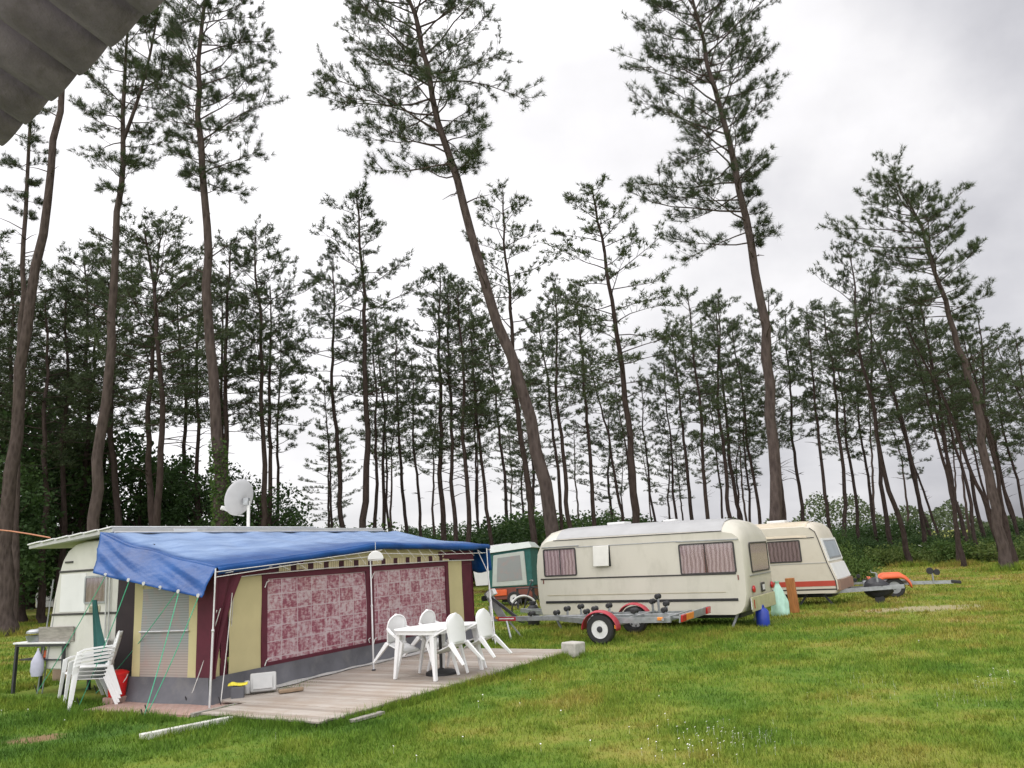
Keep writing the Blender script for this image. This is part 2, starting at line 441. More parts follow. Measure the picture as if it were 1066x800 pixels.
# ------------------------------------------------------------------ mesh helpers
class MB:
    def __init__(self):
        self.v = []; self.f = []

    def add(self, vs, fs):
        n = len(self.v); self.v += [tuple(p) for p in vs]; self.f += [tuple(i + n for i in q) for q in fs]; return self

    def box(self, c, s, rz=0.0, ry=0.0, rx=0.0, taper=1.0):
        hx, hy, hz = s[0] / 2, s[1] / 2, s[2] / 2
        rot = Matrix.Rotation(rz, 3, 'Z') @ Matrix.Rotation(ry, 3, 'Y') @ Matrix.Rotation(rx, 3, 'X')
        vs = []
        for z in (-1, 1):
            k = 1.0 if z > 0 else taper
            for x, y in ((-1, -1), (1, -1), (1, 1), (-1, 1)):
                vs.append(Vector(c) + rot @ Vector((x * hx * k, y * hy * k, z * hz)))
        return self.add(vs, [(3, 2, 1, 0), (4, 5, 6, 7), (0, 1, 5, 4), (1, 2, 6, 5), (2, 3, 7, 6), (3, 0, 4, 7)])

    def tube(self, pts, r, n=8, cap=True):
        pts = [Vector(p) for p in pts]
        rs = r if hasattr(r, '__len__') else [r] * len(pts)
        vs = []; fs = []
        prev = None
        for i, p in enumerate(pts):
            if i == 0: d = pts[1] - p
            elif i == len(pts) - 1: d = p - pts[-2]
            else: d = (pts[i + 1] - pts[i - 1])
            if d.length < 1e-9: d = Vector((0, 0, 1))
            d.normalize()
            if prev is None:
                a = Vector((0, 0, 1)) if abs(d.z) < .9 else Vector((1, 0, 0))
                u = d.cross(a).normalized()
            else:
                u = (prev - d * prev.dot(d))
                u = u.normalized() if u.length > 1e-6 else d.orthogonal().normalized()
            prev = u; w = d.cross(u)
            for k in range(n):
                t = 2 * PI * k / n
                vs.append(p + (u * math.cos(t) + w * math.sin(t)) * rs[i])
        for i in range(len(pts) - 1):
            for k in range(n):
                a = i * n + k; b = i * n + (k + 1) % n
                fs.append((a, b, b + n, a + n))
        if cap:
            fs.append(tuple(range(n - 1, -1, -1))); o = (len(pts) - 1) * n
            fs.append(tuple(range(o, o + n)))
        return self.add(vs, fs)

    def bar(self, p0, p1, w, h, up=(0, 0, 1)):
        """rectangular bar between two points"""
        p0, p1 = Vector(p0), Vector(p1); d = (p1 - p0).normalized(); up = Vector(up)
        s = d.cross(up)
        if s.length < 1e-4: s = d.orthogonal()
        s.normalize(); t = s.cross(d)
        vs = []
        for p in (p0, p1):
            for a, b in ((-1, -1), (1, -1), (1, 1), (-1, 1)): vs.append(p + s * (a * w / 2) + t * (b * h / 2))
        return self.add(vs, [(3, 2, 1, 0), (4, 5, 6, 7), (0, 1, 5, 4), (1, 2, 6, 5), (2, 3, 7, 6), (3, 0, 4, 7)])

    def lathe(self, prof, c=(0, 0, 0), axis='z', n=24, cap=True):
        """profile of (radius, height) turned round an axis"""
        vs = []; fs = []
        for r, h in prof:
            for k in range(n):
                t = 2 * PI * k / n; a, b = r * math.cos(t), r * math.sin(t)
                q = {'z': (a, b, h), 'y': (b, h, a), 'x': (h, a, b)}[axis]
                vs.append((q[0] + c[0], q[1] + c[1], q[2] + c[2]))
        for i in range(len(prof) - 1):
            for k in range(n):
                fs.append((i * n + k, i * n + (k + 1) % n, (i + 1) * n + (k + 1) % n, (i + 1) * n + k))
        if cap and prof[0][0] > 1e-6: fs.append(tuple(range(n - 1, -1, -1)))
        if cap and prof[-1][0] > 1e-6: o = (len(prof) - 1) * n; fs.append(tuple(range(o, o + n)))
        return self.add(vs, fs)

    def prism(self, poly, a, b, plane='xz'):
        """2D polygon pushed along the third axis from a to b"""
        def mk(u, w, t):
            return {'xz': (u, t, w), 'yz': (t, u, w), 'xy': (u, w, t)}[plane]
        n = len(poly)
        vs = [mk(u, w, a) for u, w in poly] + [mk(u, w, b) for u, w in poly]
        fs = [tuple(range(n)), tuple(range(2 * n - 1, n - 1, -1))]
        fs += [(i, i + n, (i + 1) % n + n, (i + 1) % n) for i in range(n)]
        return self.add(vs, fs)

    def grid(self, fn, nu, nv):
        vs = [fn(i / nu, j / nv) for j in range(nv + 1) for i in range(nu + 1)]
        w = nu + 1
        fs = [(j * w + i, j * w + i + 1, (j + 1) * w + i + 1, (j + 1) * w + i) for j in range(nv) for i in range(nu)]
        return self.add(vs, fs)

    def ring(self, outer, inner, a, b, plane='xz'):
        """a frame: outer and inner loops of equal length, pushed from a to b"""
        def mk(u, w, t):
            return {'xz': (u, t, w), 'yz': (t, u, w), 'xy': (u, w, t)}[plane]
        n = len(outer)
        vs = [mk(*p, a) for p in outer] + [mk(*p, a) for p in inner] + [mk(*p, b) for p in outer] + [mk(*p, b) for p in inner]
        fs = []
        for i in range(n):
            j = (i + 1) % n
            fs += [(i, j, n + j, n + i), (2 * n + j, 2 * n + i, 3 * n + i, 3 * n + j), (j, i, 2 * n + i, 2 * n + j), (n + i, n + j, 3 * n + j, 3 * n + i)]
        return self.add(vs, fs)

    def xf(self, mat):
        self.v = [tuple(mat @ Vector(p)) for p in self.v]; return self

    def build(self, name, mat, parent=None, smooth=False, bevel=0.0, angle=35, solid=0.0):
        me = bpy.data.meshes.new(name); me.from_pydata(self.v, [], self.f)
        me.materials.append(M[mat] if isinstance(mat, str) else mat)
        import bmesh
        bm = bmesh.new(); bm.from_mesh(me); bmesh.ops.recalc_face_normals(bm, faces=bm.faces); bm.to_mesh(me); bm.free()
        if smooth or bevel:
            me.polygons.foreach_set('use_smooth', [True] * len(me.polygons))
            me.set_sharp_from_angle(angle=math.radians(angle))
        me.update()
        o = bpy.data.objects.new(name, me); col.objects.link(o)
        if parent is not None: o.parent = parent
        if solid:
            s = o.modifiers.new('solid', 'SOLIDIFY'); s.thickness = solid; s.offset = 0
        if bevel:
            bv = o.modifiers.new('bevel', 'BEVEL'); bv.width = bevel; bv.segments = 2; bv.limit_method = 'ANGLE'
            bv.angle_limit = math.radians(40); bv.harden_normals = False
        return o


def rrect(x0, z0, x1, z1, r, n=4):
    pts = []
    for cx, cz, a0 in ((x1 - r, z1 - r, 0), (x0 + r, z1 - r, 90), (x0 + r, z0 + r, 180), (x1 - r, z0 + r, 270)):
        for k in range(n + 1):
            t = math.radians(a0 + 90 * k / n); pts.append((cx + r * math.cos(t), cz + r * math.sin(t)))
    return pts


def tag(o, label, cat, group=None, kind=None):
    if label: o['label'] = label
    if cat: o['category'] = cat
    if group: o['group'] = group
    if kind: o['kind'] = kind
    return o


def thing(name, label, cat, loc=(0, 0, 0), rz=0.0, group=None):
    o = bpy.data.objects.new(name, None); col.objects.link(o)
    o.empty_display_size = .3; o.location = loc; o.rotation_euler = (0, 0, rz)
    return tag(o, label, cat, group)


def kids(o):
    return [c for c in bpy.data.objects if c.parent == o]


def dup(root, loc, rz=0.0, label=None, group=None):
    r = root.copy(); col.objects.link(r); r.location = loc; r.rotation_euler = (0, 0, rz)
    if label: r['label'] = label
    if group: r['group'] = group
    for ch in kids(root):
        c = ch.copy(); col.objects.link(c); c.parent = r
        for g in kids(ch):
            d = g.copy(); col.objects.link(d); d.parent = c
    return r


def np_mesh(name, verts, faces, mat, parent=None, tone=None, per=3):
    """large meshes straight from arrays; tone is one value per face corner group"""
    me = bpy.data.meshes.new(name)
    nf = len(faces)
    me.vertices.add(len(verts)); me.vertices.foreach_set('co', verts.astype(np.float32).ravel())
    me.loops.add(nf * per); me.loops.foreach_set('vertex_index', faces.astype(np.int32).ravel())
    me.polygons.add(nf); me.polygons.foreach_set('loop_start', np.arange(0, nf * per, per, dtype=np.int32))
    if tone is not None:
        a = me.attributes.new('tone', 'FLOAT', 'POINT'); a.data.foreach_set('value', tone.astype(np.float32))
    me.materials.append(M[mat]); me.update(); me.validate()
    o = bpy.data.objects.new(name, me); col.objects.link(o)
    if parent is not None: o.parent = parent
    return o

# ================================================================== AWNING
A0 = Vector((-4.49, 11.72, 0)); AF = Vector((.4532, .8914, 0)); AP = Vector((-.8914, .4532, 0)); ARZ = math.atan2(.8914, .4532)


def aw(x, y, z=0.0):
    return A0 + AF * x + AP * y + Vector((0, 0, z))


aw_t = thing('awning_tent', 'cream and burgundy caravan awning with patchwork curtains in its front windows', 'awning', A0, ARZ)


def wallz(x):  # top of the front wall
    return 1.93


def cloth_panel(x0, x1, z0, z1, y=0.0, amp=.012, seed=0, nu=None, nv=10, plane='x'):
    """slightly slack canvas between two x (or y) positions"""
    rr = random.Random(seed); ph = [rr.uniform(0, 6) for _ in range(4)]
    nu = nu or max(4, int(abs(x1 - x0) / .12))
    z0f = z0 if callable(z0) else (lambda u: z0); z1f = z1 if callable(z1) else (lambda u: z1)

    def fn(u, v):
        x = x0 + (x1 - x0) * u; z = z0f(u) + (z1f(u) - z0f(u)) * v
        d = amp * (math.sin(x * 3.1 + ph[0]) * math.sin(z * 2.3 + ph[1]) + .5 * math.sin(x * 7 + ph[2] + z * 2))
        d *= math.sin(PI * min(1, max(0, v * .9 + .05)))
        return (x, y + d, z) if plane == 'x' else (y + d, x, z)
    return MB().grid(fn, nu, nv)


# front wall, from left to right, each panel a strip butted to the next
cloth_panel(.02, .23, .34, 1.70, .03, seed=1).build('canvas_panel', 'yel', aw_t, True)
cloth_panel(.23, .36, .34, 1.74, .02, seed=2).build('canvas_stripe', 'burg', aw_t, True)
cloth_panel(.36, 1.00, .34, 1.72, 0, .02, seed=3).build('canvas_panel', 'yel', aw_t, True)
cloth_panel(6.37, 6.95, .34, 1.76, 0, .02, seed=4).build('canvas_panel', 'yel', aw_t, True)
cloth_panel(6.95, 7.38, .34, 1.86, 0, .02, seed=5).build('canvas_panel', 'burg', aw_t, True)
for i, (x0, x1) in enumerate(((1.11, 3.56), (3.79, 6.26))):
    z0, z1 = .42, 1.66
    fr = MB().ring(rrect(x0 - .112, z0 - .10, x1 + .112, z1 + .09, .02), rrect(x0, z0, x1, z1, .02), -.018, .006).build('window_frame', 'burg', aw_t)
    pl = cloth_panel(x0, x1, z0, z1, .004, .018, seed=10 + i, nu=24).build('curtain', 'plaid', fr, True)
    # window flap ties at the corners
    for cx, cz, sx, sz in ((x0 - .03, z0 + .0, -.06, -.06), (x0 - .03, z1 - .08, -.07, -.07), (x1 + .02, z0 + .02, .05, -.04)):
        MB().tube([(cx + .06, -.024, cz + .05), (cx, -.03, cz + .03), (cx + sx * .6, -.03, cz + sz * .7)], .008, 5).build('tie', 'rope_w', fr)
MB().box((3.675, -.012, 1.02), (.226 - .224 + .03, .03, 1.4)).build('zip_strip', 'burg', aw_t)
# head bands: burgundy, chequered valance, plain cream
mt, nt, b = new_mat('chequered valance')
v = objco(nt); sp = nd(nt, 'ShaderNodeSeparateXYZ'); nt.links.new(v, sp.inputs[0])
fx = mth(nt, 'FRACT', mth(nt, 'DIVIDE', sp.outputs[0], .40))
wide = mth(nt, 'LESS_THAN', fx, .34)
thin = mth(nt, 'MULTIPLY', mth(nt, 'GREATER_THAN', fx, .42), mth(nt, 'LESS_THAN', mth(nt, 'FRACT', mth(nt, 'DIVIDE', sp.outputs[0], .05)), .35))
c = mixc(nt, mth(nt, 'MAXIMUM', wide, mth(nt, 'MULTIPLY', thin, .45)), (.56, .49, .30), (.05, .012, .018))
nt.links.new(c, b.inputs['Base Color']); b.inputs['Roughness'].default_value = .8
M['check'] = mt
cloth_panel(1.0, 6.4, 1.752, 1.875, -.03, .01, seed=20, nv=3).build('valance', 'check', aw_t, True)
cloth_panel(1.0, 6.6, 1.876, lambda u: max(1.88, float(np.interp((1.0 + 5.6 * u) / 7.95, [0, .2, .48, .75, 1], [1.88, 2.02, 2.17, 2.13, 2.07])) - .10), -.012, .012, seed=21, nv=3).build('head_panel', 'yel', aw_t, True)
cloth_panel(.2, 1.9, lambda u: 1.715 + .05 * u, lambda u: 1.87 + .05 * u, -.035, .012, seed=22, nv=4).build('valance', 'burg', aw_t, True)
cloth_panel(6.0, 7.4, lambda u: 1.82 - .08 * u, lambda u: 1.95, -.036, .012, seed=23, nv=4).build('valance', 'burg', aw_t, True)
MB().tube([(.35, -.05, 1.712), (1.0, -.05, 1.74), (2.5, -.06, 1.765), (4, -.06, 1.765), (6.4, -.06, 1.76), (7.4, -.05, 1.74)], .008, 5).build('piping', 'rope_w', aw_t)
# skirt on the front and the pale groundsheet edge in front of it
def skirt_fn(u, v):
    x = -.02 - .13 * v * v + (7.42 + .13 * v * v) * u; z = .37 - .36 * v
    d = -.04 - .12 * v * v + .02 * math.sin(x * 4.2) * v + .012 * math.sin(x * 11) * v
    return (x, d, z)
MB().grid(skirt_fn, 90, 6).build('skirt', 'skirt', aw_t, True)
def edge_fn(u, v):
    x = .9 + 6.5 * u
    return (x, -.15 - (.16 + .05 * math.sin(x * 1.7) + .03 * math.sin(x * 6)) * v, .095 - .007 * v + .006 * math.sin(x * 9) * (1 - v))
MB().grid(edge_fn, 70, 2).build('groundsheet', 'pale_sheet', aw_t, True)
# corner drape: dark burgundy cloth hanging from the eave corner
def drape(u, v):
    z = .35 + 1.5 * v
    x = -.02 + u * (.05 + .52 * v ** 1.7) + .01 * math.sin(u * 20)
    return (x, -.07 - .03 * math.sin(u * 14 + v) - .02 * v, z)
MB().grid(drape, 18, 14).build('corner_drape', 'burg', aw_t, True)
# side wall (local x = 0, y 0..1.78)
cloth_panel(-.10, .24, .34, 1.80, -.012, .02, seed=30, plane='y').build('canvas_panel', 'burg', aw_t, True)
cloth_panel(.24, .42, .34, 1.78, 0, .01, seed=31, plane='y').build('canvas_panel', 'yel', aw_t, True)
cloth_panel(1.42, 1.60, .34, 1.88, 0, .01, seed=32, plane='y').build('canvas_panel', 'yel', aw_t, True)
sw = cloth_panel(.42, 1.42, .34, 1.62, .006, .015, seed=34, plane='y').build('side_window', 'blind', aw_t, True)
MB().tube([(-.02, .40, 1.01), (-.02, 1.44, 1.0)], .012, 6).build('glazing_bar', 'alu', sw)
cloth_panel(.24, 1.6, 1.62, lambda u: 1.80 + .20 * u, .012, .012, seed=35, plane='y').build('canvas_panel', 'yel', aw_t, True)
def skirt2(u, v):
    y = -.03 - .15 * v * v + (1.66 + .15 * v * v) * u; z = .37 - .35 * v
    return (-.02 - .10 * v * v + .02 * math.sin(y * 5) * v, y, z)
MB().grid(skirt2, 24, 6).build('skirt', 'skirt', aw_t, True)
# closing wall at the far end; dark sheet coloured as shade in the caravan gap
cloth_panel(0, 2.4, .05, lambda u: 1.9 + .6 * u, 7.39, .02, seed=36, plane='y').build('end_wall', 'burg', aw_t, True)
cloth_panel(1.58, 2.42, .02, 2.3, .32, .02, seed=37, plane='y').build('gap_shade', 'dark_inside', aw_t, True)
def teal_fn(u, v):
    return (-.06 - .10 * v + .02 * math.sin(u * 11), 2.36 - (.12 + .40 * (1 - v) ** 1.3) * u, .35 + 1.15 * v)
MB().grid(teal_fn, 8, 10).build('door_curtain', 'teal', aw_t, True)
# canvas roof under the tarpaulin
MB().grid(lambda u, v: (.0 + 7.38 * u, 2.45 * v, 1.66 + .58 * v - .06 * math.sin(v * PI)), 20, 8).build('roof_canvas', 'yel', aw_t, True)

# ------------------------------------------------------------------ blue tarpaulin
tarp = MB()
NU, NV = 110, 26
rt = random.Random(3)
pole_x = [0.0, 3.85, 7.85]
def roof_pt(u, v):
    x = -.03 + 7.95 * u; y = 2.43 - 2.59 * v
    ef = float(np.interp(u, [0, .2, .48, .75, 1], [1.88, 2.02, 2.17, 2.13, 2.07]))                                    # eave rises a little to the far end in the photo
    # it hangs between the poles
    seg = (x / 3.9) % 1.0
    sag = .03 * math.sin(PI * seg) * v
    rd = 2.525
    z = rd + (ef - rd) * v - .05 * math.sin(PI * v) - sag
    z += (.012 * math.sin(x * 4 + y * 3) + .010 * math.sin(x * 9.3 + 3 * math.sin(y * 2))) * (1 - .8 * v * v) + .014 * math.sin(x * 1.9 - y * 5 + 1) * math.sin(PI * v)
    # the far end is drawn in towards the eave
    return Vector((x - .0 * v, y, z))
tarp.grid(lambda u, v: roof_pt(u, v), NU, NV)
def lip(u, v):
    p = roof_pt(u, 1.0)
    drop = .11 + .012 * math.sin(p.x * 2.1) + .005 * math.sin(p.x * 9)
    return (p.x, p.y - .03 * math.sin(v * PI) - .012 + .02 * v * math.sin(p.x * 6), p.z - drop * v)
tarp.grid(lip, NU, 3)
def flap(u, v):
    p = roof_pt(0, u)                                      # u: ridge to eave
    e = Vector((-.52 + .10 * u, 1.86 - 2.17 * u, 1.90 - .42 * u - .01 * math.sin(u * PI)))
    q = p.lerp(e, v)
    r1 = math.sin(13 * (u - .9 * v) + 1.2); r2 = math.sin(24 * (u - .55 * v)); r3 = math.sin(41 * (u - .7 * v) + 2 * math.sin(5 * u))
    w = (abs(r1) ** .6 * (1 if r1 > 0 else -1)) * .009 + r2 * .007 + (1 - abs(r3)) ** 2 * .010 + math.sin(u * 9 - 3 * v) * .012
    q += Vector((-1, 0, .45)) * w * math.sin(min(1, v * 1.3) * PI * .6)
    return q
tarp.grid(flap, 60, 16)
def flap_r(u, v):
    p = roof_pt(1, u)
    return (p.x + .02 + .06 * v + .03 * math.sin(u * 13) * v, p.y, p.z - (.62 - .05 * math.sin(u * 20)) * v)
tarp.grid(flap_r, 30, 8)
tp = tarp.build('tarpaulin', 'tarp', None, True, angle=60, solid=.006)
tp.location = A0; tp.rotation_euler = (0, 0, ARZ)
tag(tp, 'blue tarpaulin stretched over the awning roof with a wrinkled flap at its left end', 'tarpaulin')
for u in (.12, .36, .50, .64, .80, .97):
    q = Vector(flap(u, .955)); MB().lathe([(.028, -.006), (.028, .006), (.014, .008)], (q.x - .02, q.y, q.z), 'x', 10).build('eyelet', 'alu', tp)

# poles holding the front edge of the tarpaulin
POL = 'aluminium poles holding up the tarpaulin edge'
def pole(foot, top, label):
    t = thing('tarp_pole', label, 'pole', foot, 0, POL)
    f = Vector(foot); e = Vector(top) - f
    MB().tube([(0, 0, 0), e * .55], .016, 8).build('lower_tube', 'alu', t, True)
    MB().tube([e * .55, e], .012, 8).build('upper_tube', 'alu', t, True)
    MB().lathe([(.018, -.02), (.022, 0), (.018, .02)], tuple(e * .55), 'z', 8).build('clamp', 'alu', t)
    MB().lathe([(.035, 0), (.035, .012), (.016, .02)], (0, 0, 0), 'z', 10).build('foot', 'darkmetal', t)
    return t
p0f = base(218, 11.32); p0t = at(224.5, 592, 11.42); pole(p0f, p0t, 'tarpaulin pole at the near corner of the awning beside the grey box')
p1f = G(389, 698, .08); p1t = at(385.5, 579, p1f.y + .35); pole(p1f, p1t, 'tarpaulin pole in front of the awning between its two curtained windows')
p2f = G(513, 668); p2t = at(506.5, 571, 18.45); pole(p2f, p2t, 'thick tarpaulin pole standing in grass at the far end of the awning')
p3f = G(516, 672); p3t = at(507.5, 590, 18.2); pole(p3f, p3t, 'short leaning pole in grass close against the far tarpaulin pole')
# diagonal brace and lacing cords along the front edge
lc = MB()
prev = None
for k in range(21):
    x = .05 + 7.7 * k / 20
    e = roof_pt((x + .03) / 7.95, 1); e = aw(x, e.y, e.z - .10)
    lo = aw(x + .19, -.20, 1.80 + .012 * x + .05 * math.sin(k * 1.3))
    pts = [e, lo] if k % 2 == 0 else [lo, e]
    lc.tube([e, lo], .005, 4)
lc.tube([p0t - Vector((0, 0, .12)), aw(1.6, -.2, 1.86), aw(3.8, -.2, 1.93)], .006, 4)
lc.tube([p0t - Vector((0, 0, .05)), aw(2.2, -.2, 1.93), aw(3.8, -.22, 2.03)], .006, 4)
lc.tube([aw(3.8, -.2, 1.97), aw(5.6, -.2, 1.90), p2t - Vector((0, 0, .1))], .006, 4)
lo_ = lc.build('lacing_cord', 'rope_w'); tag(lo_, 'white lacing cord zigzagging under the front edge of the blue tarpaulin', 'cord')
br = MB().tube([p2f.lerp(p2t, .72), at(496, 571, 18.4)], .010, 6).build('pole_brace', 'alu')
tag(br, 'short diagonal brace at the top of the far tarpaulin pole', 'brace')

# guy ropes of the tarpaulin
def guy(a, b, mat, label, grp):
    a = Vector(a); b = Vector(b)
    t = thing('guy_rope', label, 'rope', (b.x, b.y, 0), 0, grp)
    L = [a.lerp(b, k / 6) - Vector((b.x, b.y, 0)) - Vector((0, 0, .05 * math.sin(PI * k / 6))) for k in range(7)]
    MB().tube(L, .0065, 5).build('cord', mat, t)
    MB().tube([(0.02, 0.02, -.05), (-.02, -.03, .13)], .008, 6).build('peg', 'darkmetal', t)
GG = 'green guy ropes of the blue tarpaulin'
def fl(u):
    q = Vector(flap(u, .97)); return aw(q.x, q.y, q.z)
pegA = G(149, 749); pegB = G(153, 744)
guy(fl(.80), pegA, 'rope_g', 'green guy rope from the flap middle to the peg before the side window', GG)
guy(fl(.97), pegB, 'rope_g', 'green guy rope from the flap corner slanting across the side window to the peg', GG)
guy(fl(.36), G(82, 736), 'rope_g', 'green guy rope pegged in the grass behind the white chair stack legs', GG)
guy(fl(.78), G(100, 722), 'rope_g', 'long green guy rope crossing behind the red bucket', GG)
guy(fl(.12), G(38, 722), 'rope_g', 'green guy rope running to the grass by the dark table legs', GG)
WG = 'white guy ropes at the awning corner'
guy(aw(.02, -.12, 1.28), G(186, 733), 'rope_w', 'white guy rope on the near awning corner, left of its pair', WG)
guy(aw(.05, -.16, 1.30), G(195, 735), 'rope_w', 'white guy rope on the near awning corner, right of its pair', WG)
guy(aw(.34, -.10, 1.45), G(236, 726), 'rope_w', 'white cord hanging down the burgundy stripe by the corner', WG)
guy(aw(.30, -.12, 1.50), aw(.0, -.25, .05), 'rope_w', 'white cord slanting over the dark corner drape to the pole foot', WG)

# lamp under the tarpaulin on the middle pole
lp = thing('hanging_lamp', 'white half round lamp shade hung on the middle pole under the tarpaulin', 'lamp', at(391, 580, p1f.y + .22))
lp.scale = (.85, .85, .85)
MB().prism([(.16 * math.cos(PI * k / 12), -.05 + .17 * math.sin(PI * k / 12)) for k in range(13)], -.045, .045).build('shade', 'white', lp, True, .012).rotation_euler = (0, 0, .2)
MB().box((0, 0, -.062), (.29, .08, .02)).build('rim', 'cooler', lp)
MB().tube([(0, 0, .12), (0, 0, .30)], .006, 6).build('hook', 'alu', lp)

# ------------------------------------------------------------------ deck, paving
dk0 = Vector((-3.93, 10.56, 0)); ddx = Vector((.5185, .855, 0)); DRZ = math.atan2(.855, .5185)
deck = thing('wooden_deck', 'long low weathered wooden deck in front of the awning', 'deck', dk0, DRZ)
db = MB(); n = int(6.35 / .124)
rd_ = random.Random(5)
for k in range(n):
    x0 = k * .124
    # local y points to the awning; the boards run across
    y0 = -1.78 + rd_.uniform(-.03, .03); y1 = .30 + (.52 + .074 * x0 if x0 > .62 else 0)
    db.box((x0 + .059, (y0 + y1) / 2, .062 + rd_.uniform(-.002, .002)), (.116, y1 - y0, .026), rd_.uniform(-.002, .002))
db.build('boards', 'deck', deck, bevel=.004)
jb = MB()
for y in (-1.6, -.8, -.05, .55):
    jb.box((6.3 / 2, y, .024), (6.2, .07, .047))
jb.build('joists', 'greywood', deck)
pv = MB().box((0, 0, .015), (.62, 2.1, .03)).build('paving_strip', 'pavers')
pv.location = aw(-.40, .60); pv.rotation_euler = (0, 0, ARZ)
tag(pv, None, None, None, 'structure')
pv2 = MB().box((0, 0, .012), (.55, .62, .024)).build('corner_paving', 'pavers')
pv2.location = aw(.20, -.42); pv2.rotation_euler = (0, 0, ARZ); tag(pv2, None, None, None, 'structure')

# loose timber
a, b_ = G(146, 768, .04), G(241, 749, .04)
bm_ = MB().bar((0, 0, 0), b_ - a, .085, .075).build('painted_beam', 'whitewood', None, bevel=.008); bm_.location = a
tag(bm_, 'pale painted beam lying in the grass in front of the deck end', 'beam')
for (xa, ya, xb, yb, w, lab) in ((349, 747, 389, 738, .13, 'pale loose plank on the grass against the deck edge, the wider one'), (366, 751, 398, 742, .09, 'narrow loose plank lying outermost beside the deck edge')):
    a, b_ = G(xa, ya, .03), G(xb, yb, .03)
    o = MB().bar((0, 0, 0), b_ - a, w, .035).build('loose_plank', 'greywood', None, bevel=.004); o.location = a
    tag(o, lab, 'plank', None)
o = MB().box((0, 0, .03), (.34, .09, .05), .5).build('wood_offcut', simple('brown offcut', (.24, .17, .11), .8, .25, 7), None, bevel=.012); o.location = G(303, 721, .08)
tag(o, 'small brown wood offcut on the deck by the awning skirt', 'offcut')
# grey box at the corner, with the yellow cloth
cb = thing('storage_box', 'light grey plastic box tilted against the awning corner skirt', 'box', aw(.62, -.42, .078), ARZ - .75)
MB().box((0, 0, .14), (.36, .13, .26), 0, 0, -.28).build('shell', 'cooler', cb, bevel=.02)
MB().box((-.01, -.085, .15), (.27, .012, .17), 0, 0, -.28).build('front_panel', 'cooler', cb, bevel=.004)
MB().box((-.22, -.03, .10), (.07, .08, .18), .3).build('handle_block', 'cooler', cb, bevel=.015)
yc = MB().grid(lambda u, v: (-.13 + .26 * u, -.04 + .08 * v, .012 + .03 * math.sin(u * 7) * math.sin(v * 3) + .02 * v), 10, 5).build('folded_cloth', 'yellow', None, True, solid=.012)
yc.location = aw(.22, -.34, .235); yc.rotation_euler = (0, 0, ARZ - .9); tag(yc, 'folded bright yellow cloth beside the light grey box', 'cloth')
st_ = MB().box((0, 0, .10), (.17, .10, .20)).build('box_stand', 'skirt', None, bevel=.01)
st_.location = aw(.22, -.34, .024); st_.rotation_euler = (0, 0, ARZ - .9); tag(st_, 'narrow dark grey crate under the yellow cloth by the corner pole', 'crate')

# ------------------------------------------------------------------ plastic chairs and table
def chair_parts(root, mat='plastic', slats=True):
    """monobloc garden armchair: x right, front towards -y, origin on the ground"""
    def seat(u, v):
        x = (-.215 + .43 * u) * (1 - .06 * v); y = -.24 + .44 * v
        z = .425 - .03 * v - .022 * (1 - (2 * u - 1) ** 2) * math.sin(PI * min(1, v * 1.1)) + (.02 if v < .05 else 0) * -1
        return (x, y, z)
    MB().grid(seat, 10, 10).build('seat', mat, root, True, solid=.012)
    # backrest: rounded top, leaning back, slatted
    def bp(a, h):
        w = .225 * math.sqrt(max(0, 1 - max(0, (h - .62) / .38) ** 2)) if h > .62 else .205 + .02 * h / .62
        x = a * w; y = .19 + .13 * h + .05 * (1 - a * a) - .03; z = .40 + .47 * h
        return Vector((x, y, z))
    bk = MB()
    hs = list(np.linspace(0, .62, 6)) + [.62 + .38 * math.sin(t) for t in np.linspace(.2, PI / 2 - .05, 9)]
    rim = [bp(-1, h) for h in hs] + [bp(1, h) for h in reversed(hs)]
    if slats:
        for k in range(7):
            a0 = -.86 + k * .256; a1 = a0 + .185
            bk.grid(lambda u, v: bp(a0 + (a1 - a0) * u, .06 + .86 * v * math.sqrt(max(.2, 1 - (abs((a0 + a1) / 2)) ** 3 * .35))), 2, 8)
        bk.grid(lambda u, v: bp(-.97 + 1.94 * u, .0 + .10 * v), 10, 2)
        bk.grid(lambda u, v: bp(-.97 + 1.94 * u, .62 + .38 * math.sin(.60 + .94 * v)), 14, 5)
    else:
        bk.grid(lambda u, v: bp(-.97 + 1.94 * u, .62 * v / .5 if v < .5 else .62 + .38 * math.sin((v - .5) * PI * .97)), 12, 18)
    bk.build('backrest', mat, root, True, solid=.010)
    MB().tube(rim, .013, 6).build('back_rim', mat, root, True)
    for s in (-1, 1):
        # armrest sweeping from the back into the front leg
        arm = [(s * .215, .235, .66), (s * .262, .14, .655), (s * .285, 0, .645), (s * .285, -.14, .635), (s * .275, -.225, .605)]
        ab = MB()
        for i in range(4): ab.bar(arm[i], arm[i + 1], .055, .022)
        for p in arm[1:4]: ab.lathe([(.026, -.011), (.026, .011)], p, 'z', 8)
        ab.build('armrest', mat, root, True)
        fl_ = MB()
        for i, (p, q, w) in enumerate((((s * .275, -.225, .61), (s * .262, -.245, .42), .065), ((s * .262, -.245, .43), (s * .285, -.29, .0), .055))):
            fl_.add(*_leg(p, q, w, w * (.95 if i == 0 else .7), .045, .036))
        fl_.build('leg', mat, root, True, .004)
        rl = MB(); rl.add(*_leg((s * .20, .17, .42), (s * .265, .33, 0), .085, .042, .05, .036)); rl.build('leg', mat, root, True, .004)


def _leg(p, q, w0, w1, t0, t1):
    p, q = Vector(p), Vector(q); vs = []
    for c, w, t in ((p, w0, t0), (q, w1, t1)):
        for a, b in ((-1, -1), (1, -1), (1, 1), (-1, 1)): vs.append(c + Vector((a * t / 2, b * w / 2, 0)))
    return vs, [(0, 1, 2, 3), (7, 6, 5, 4), (0, 4, 5, 1), (1, 5, 6, 2), (2, 6, 7, 3), (3, 7, 4, 0)]


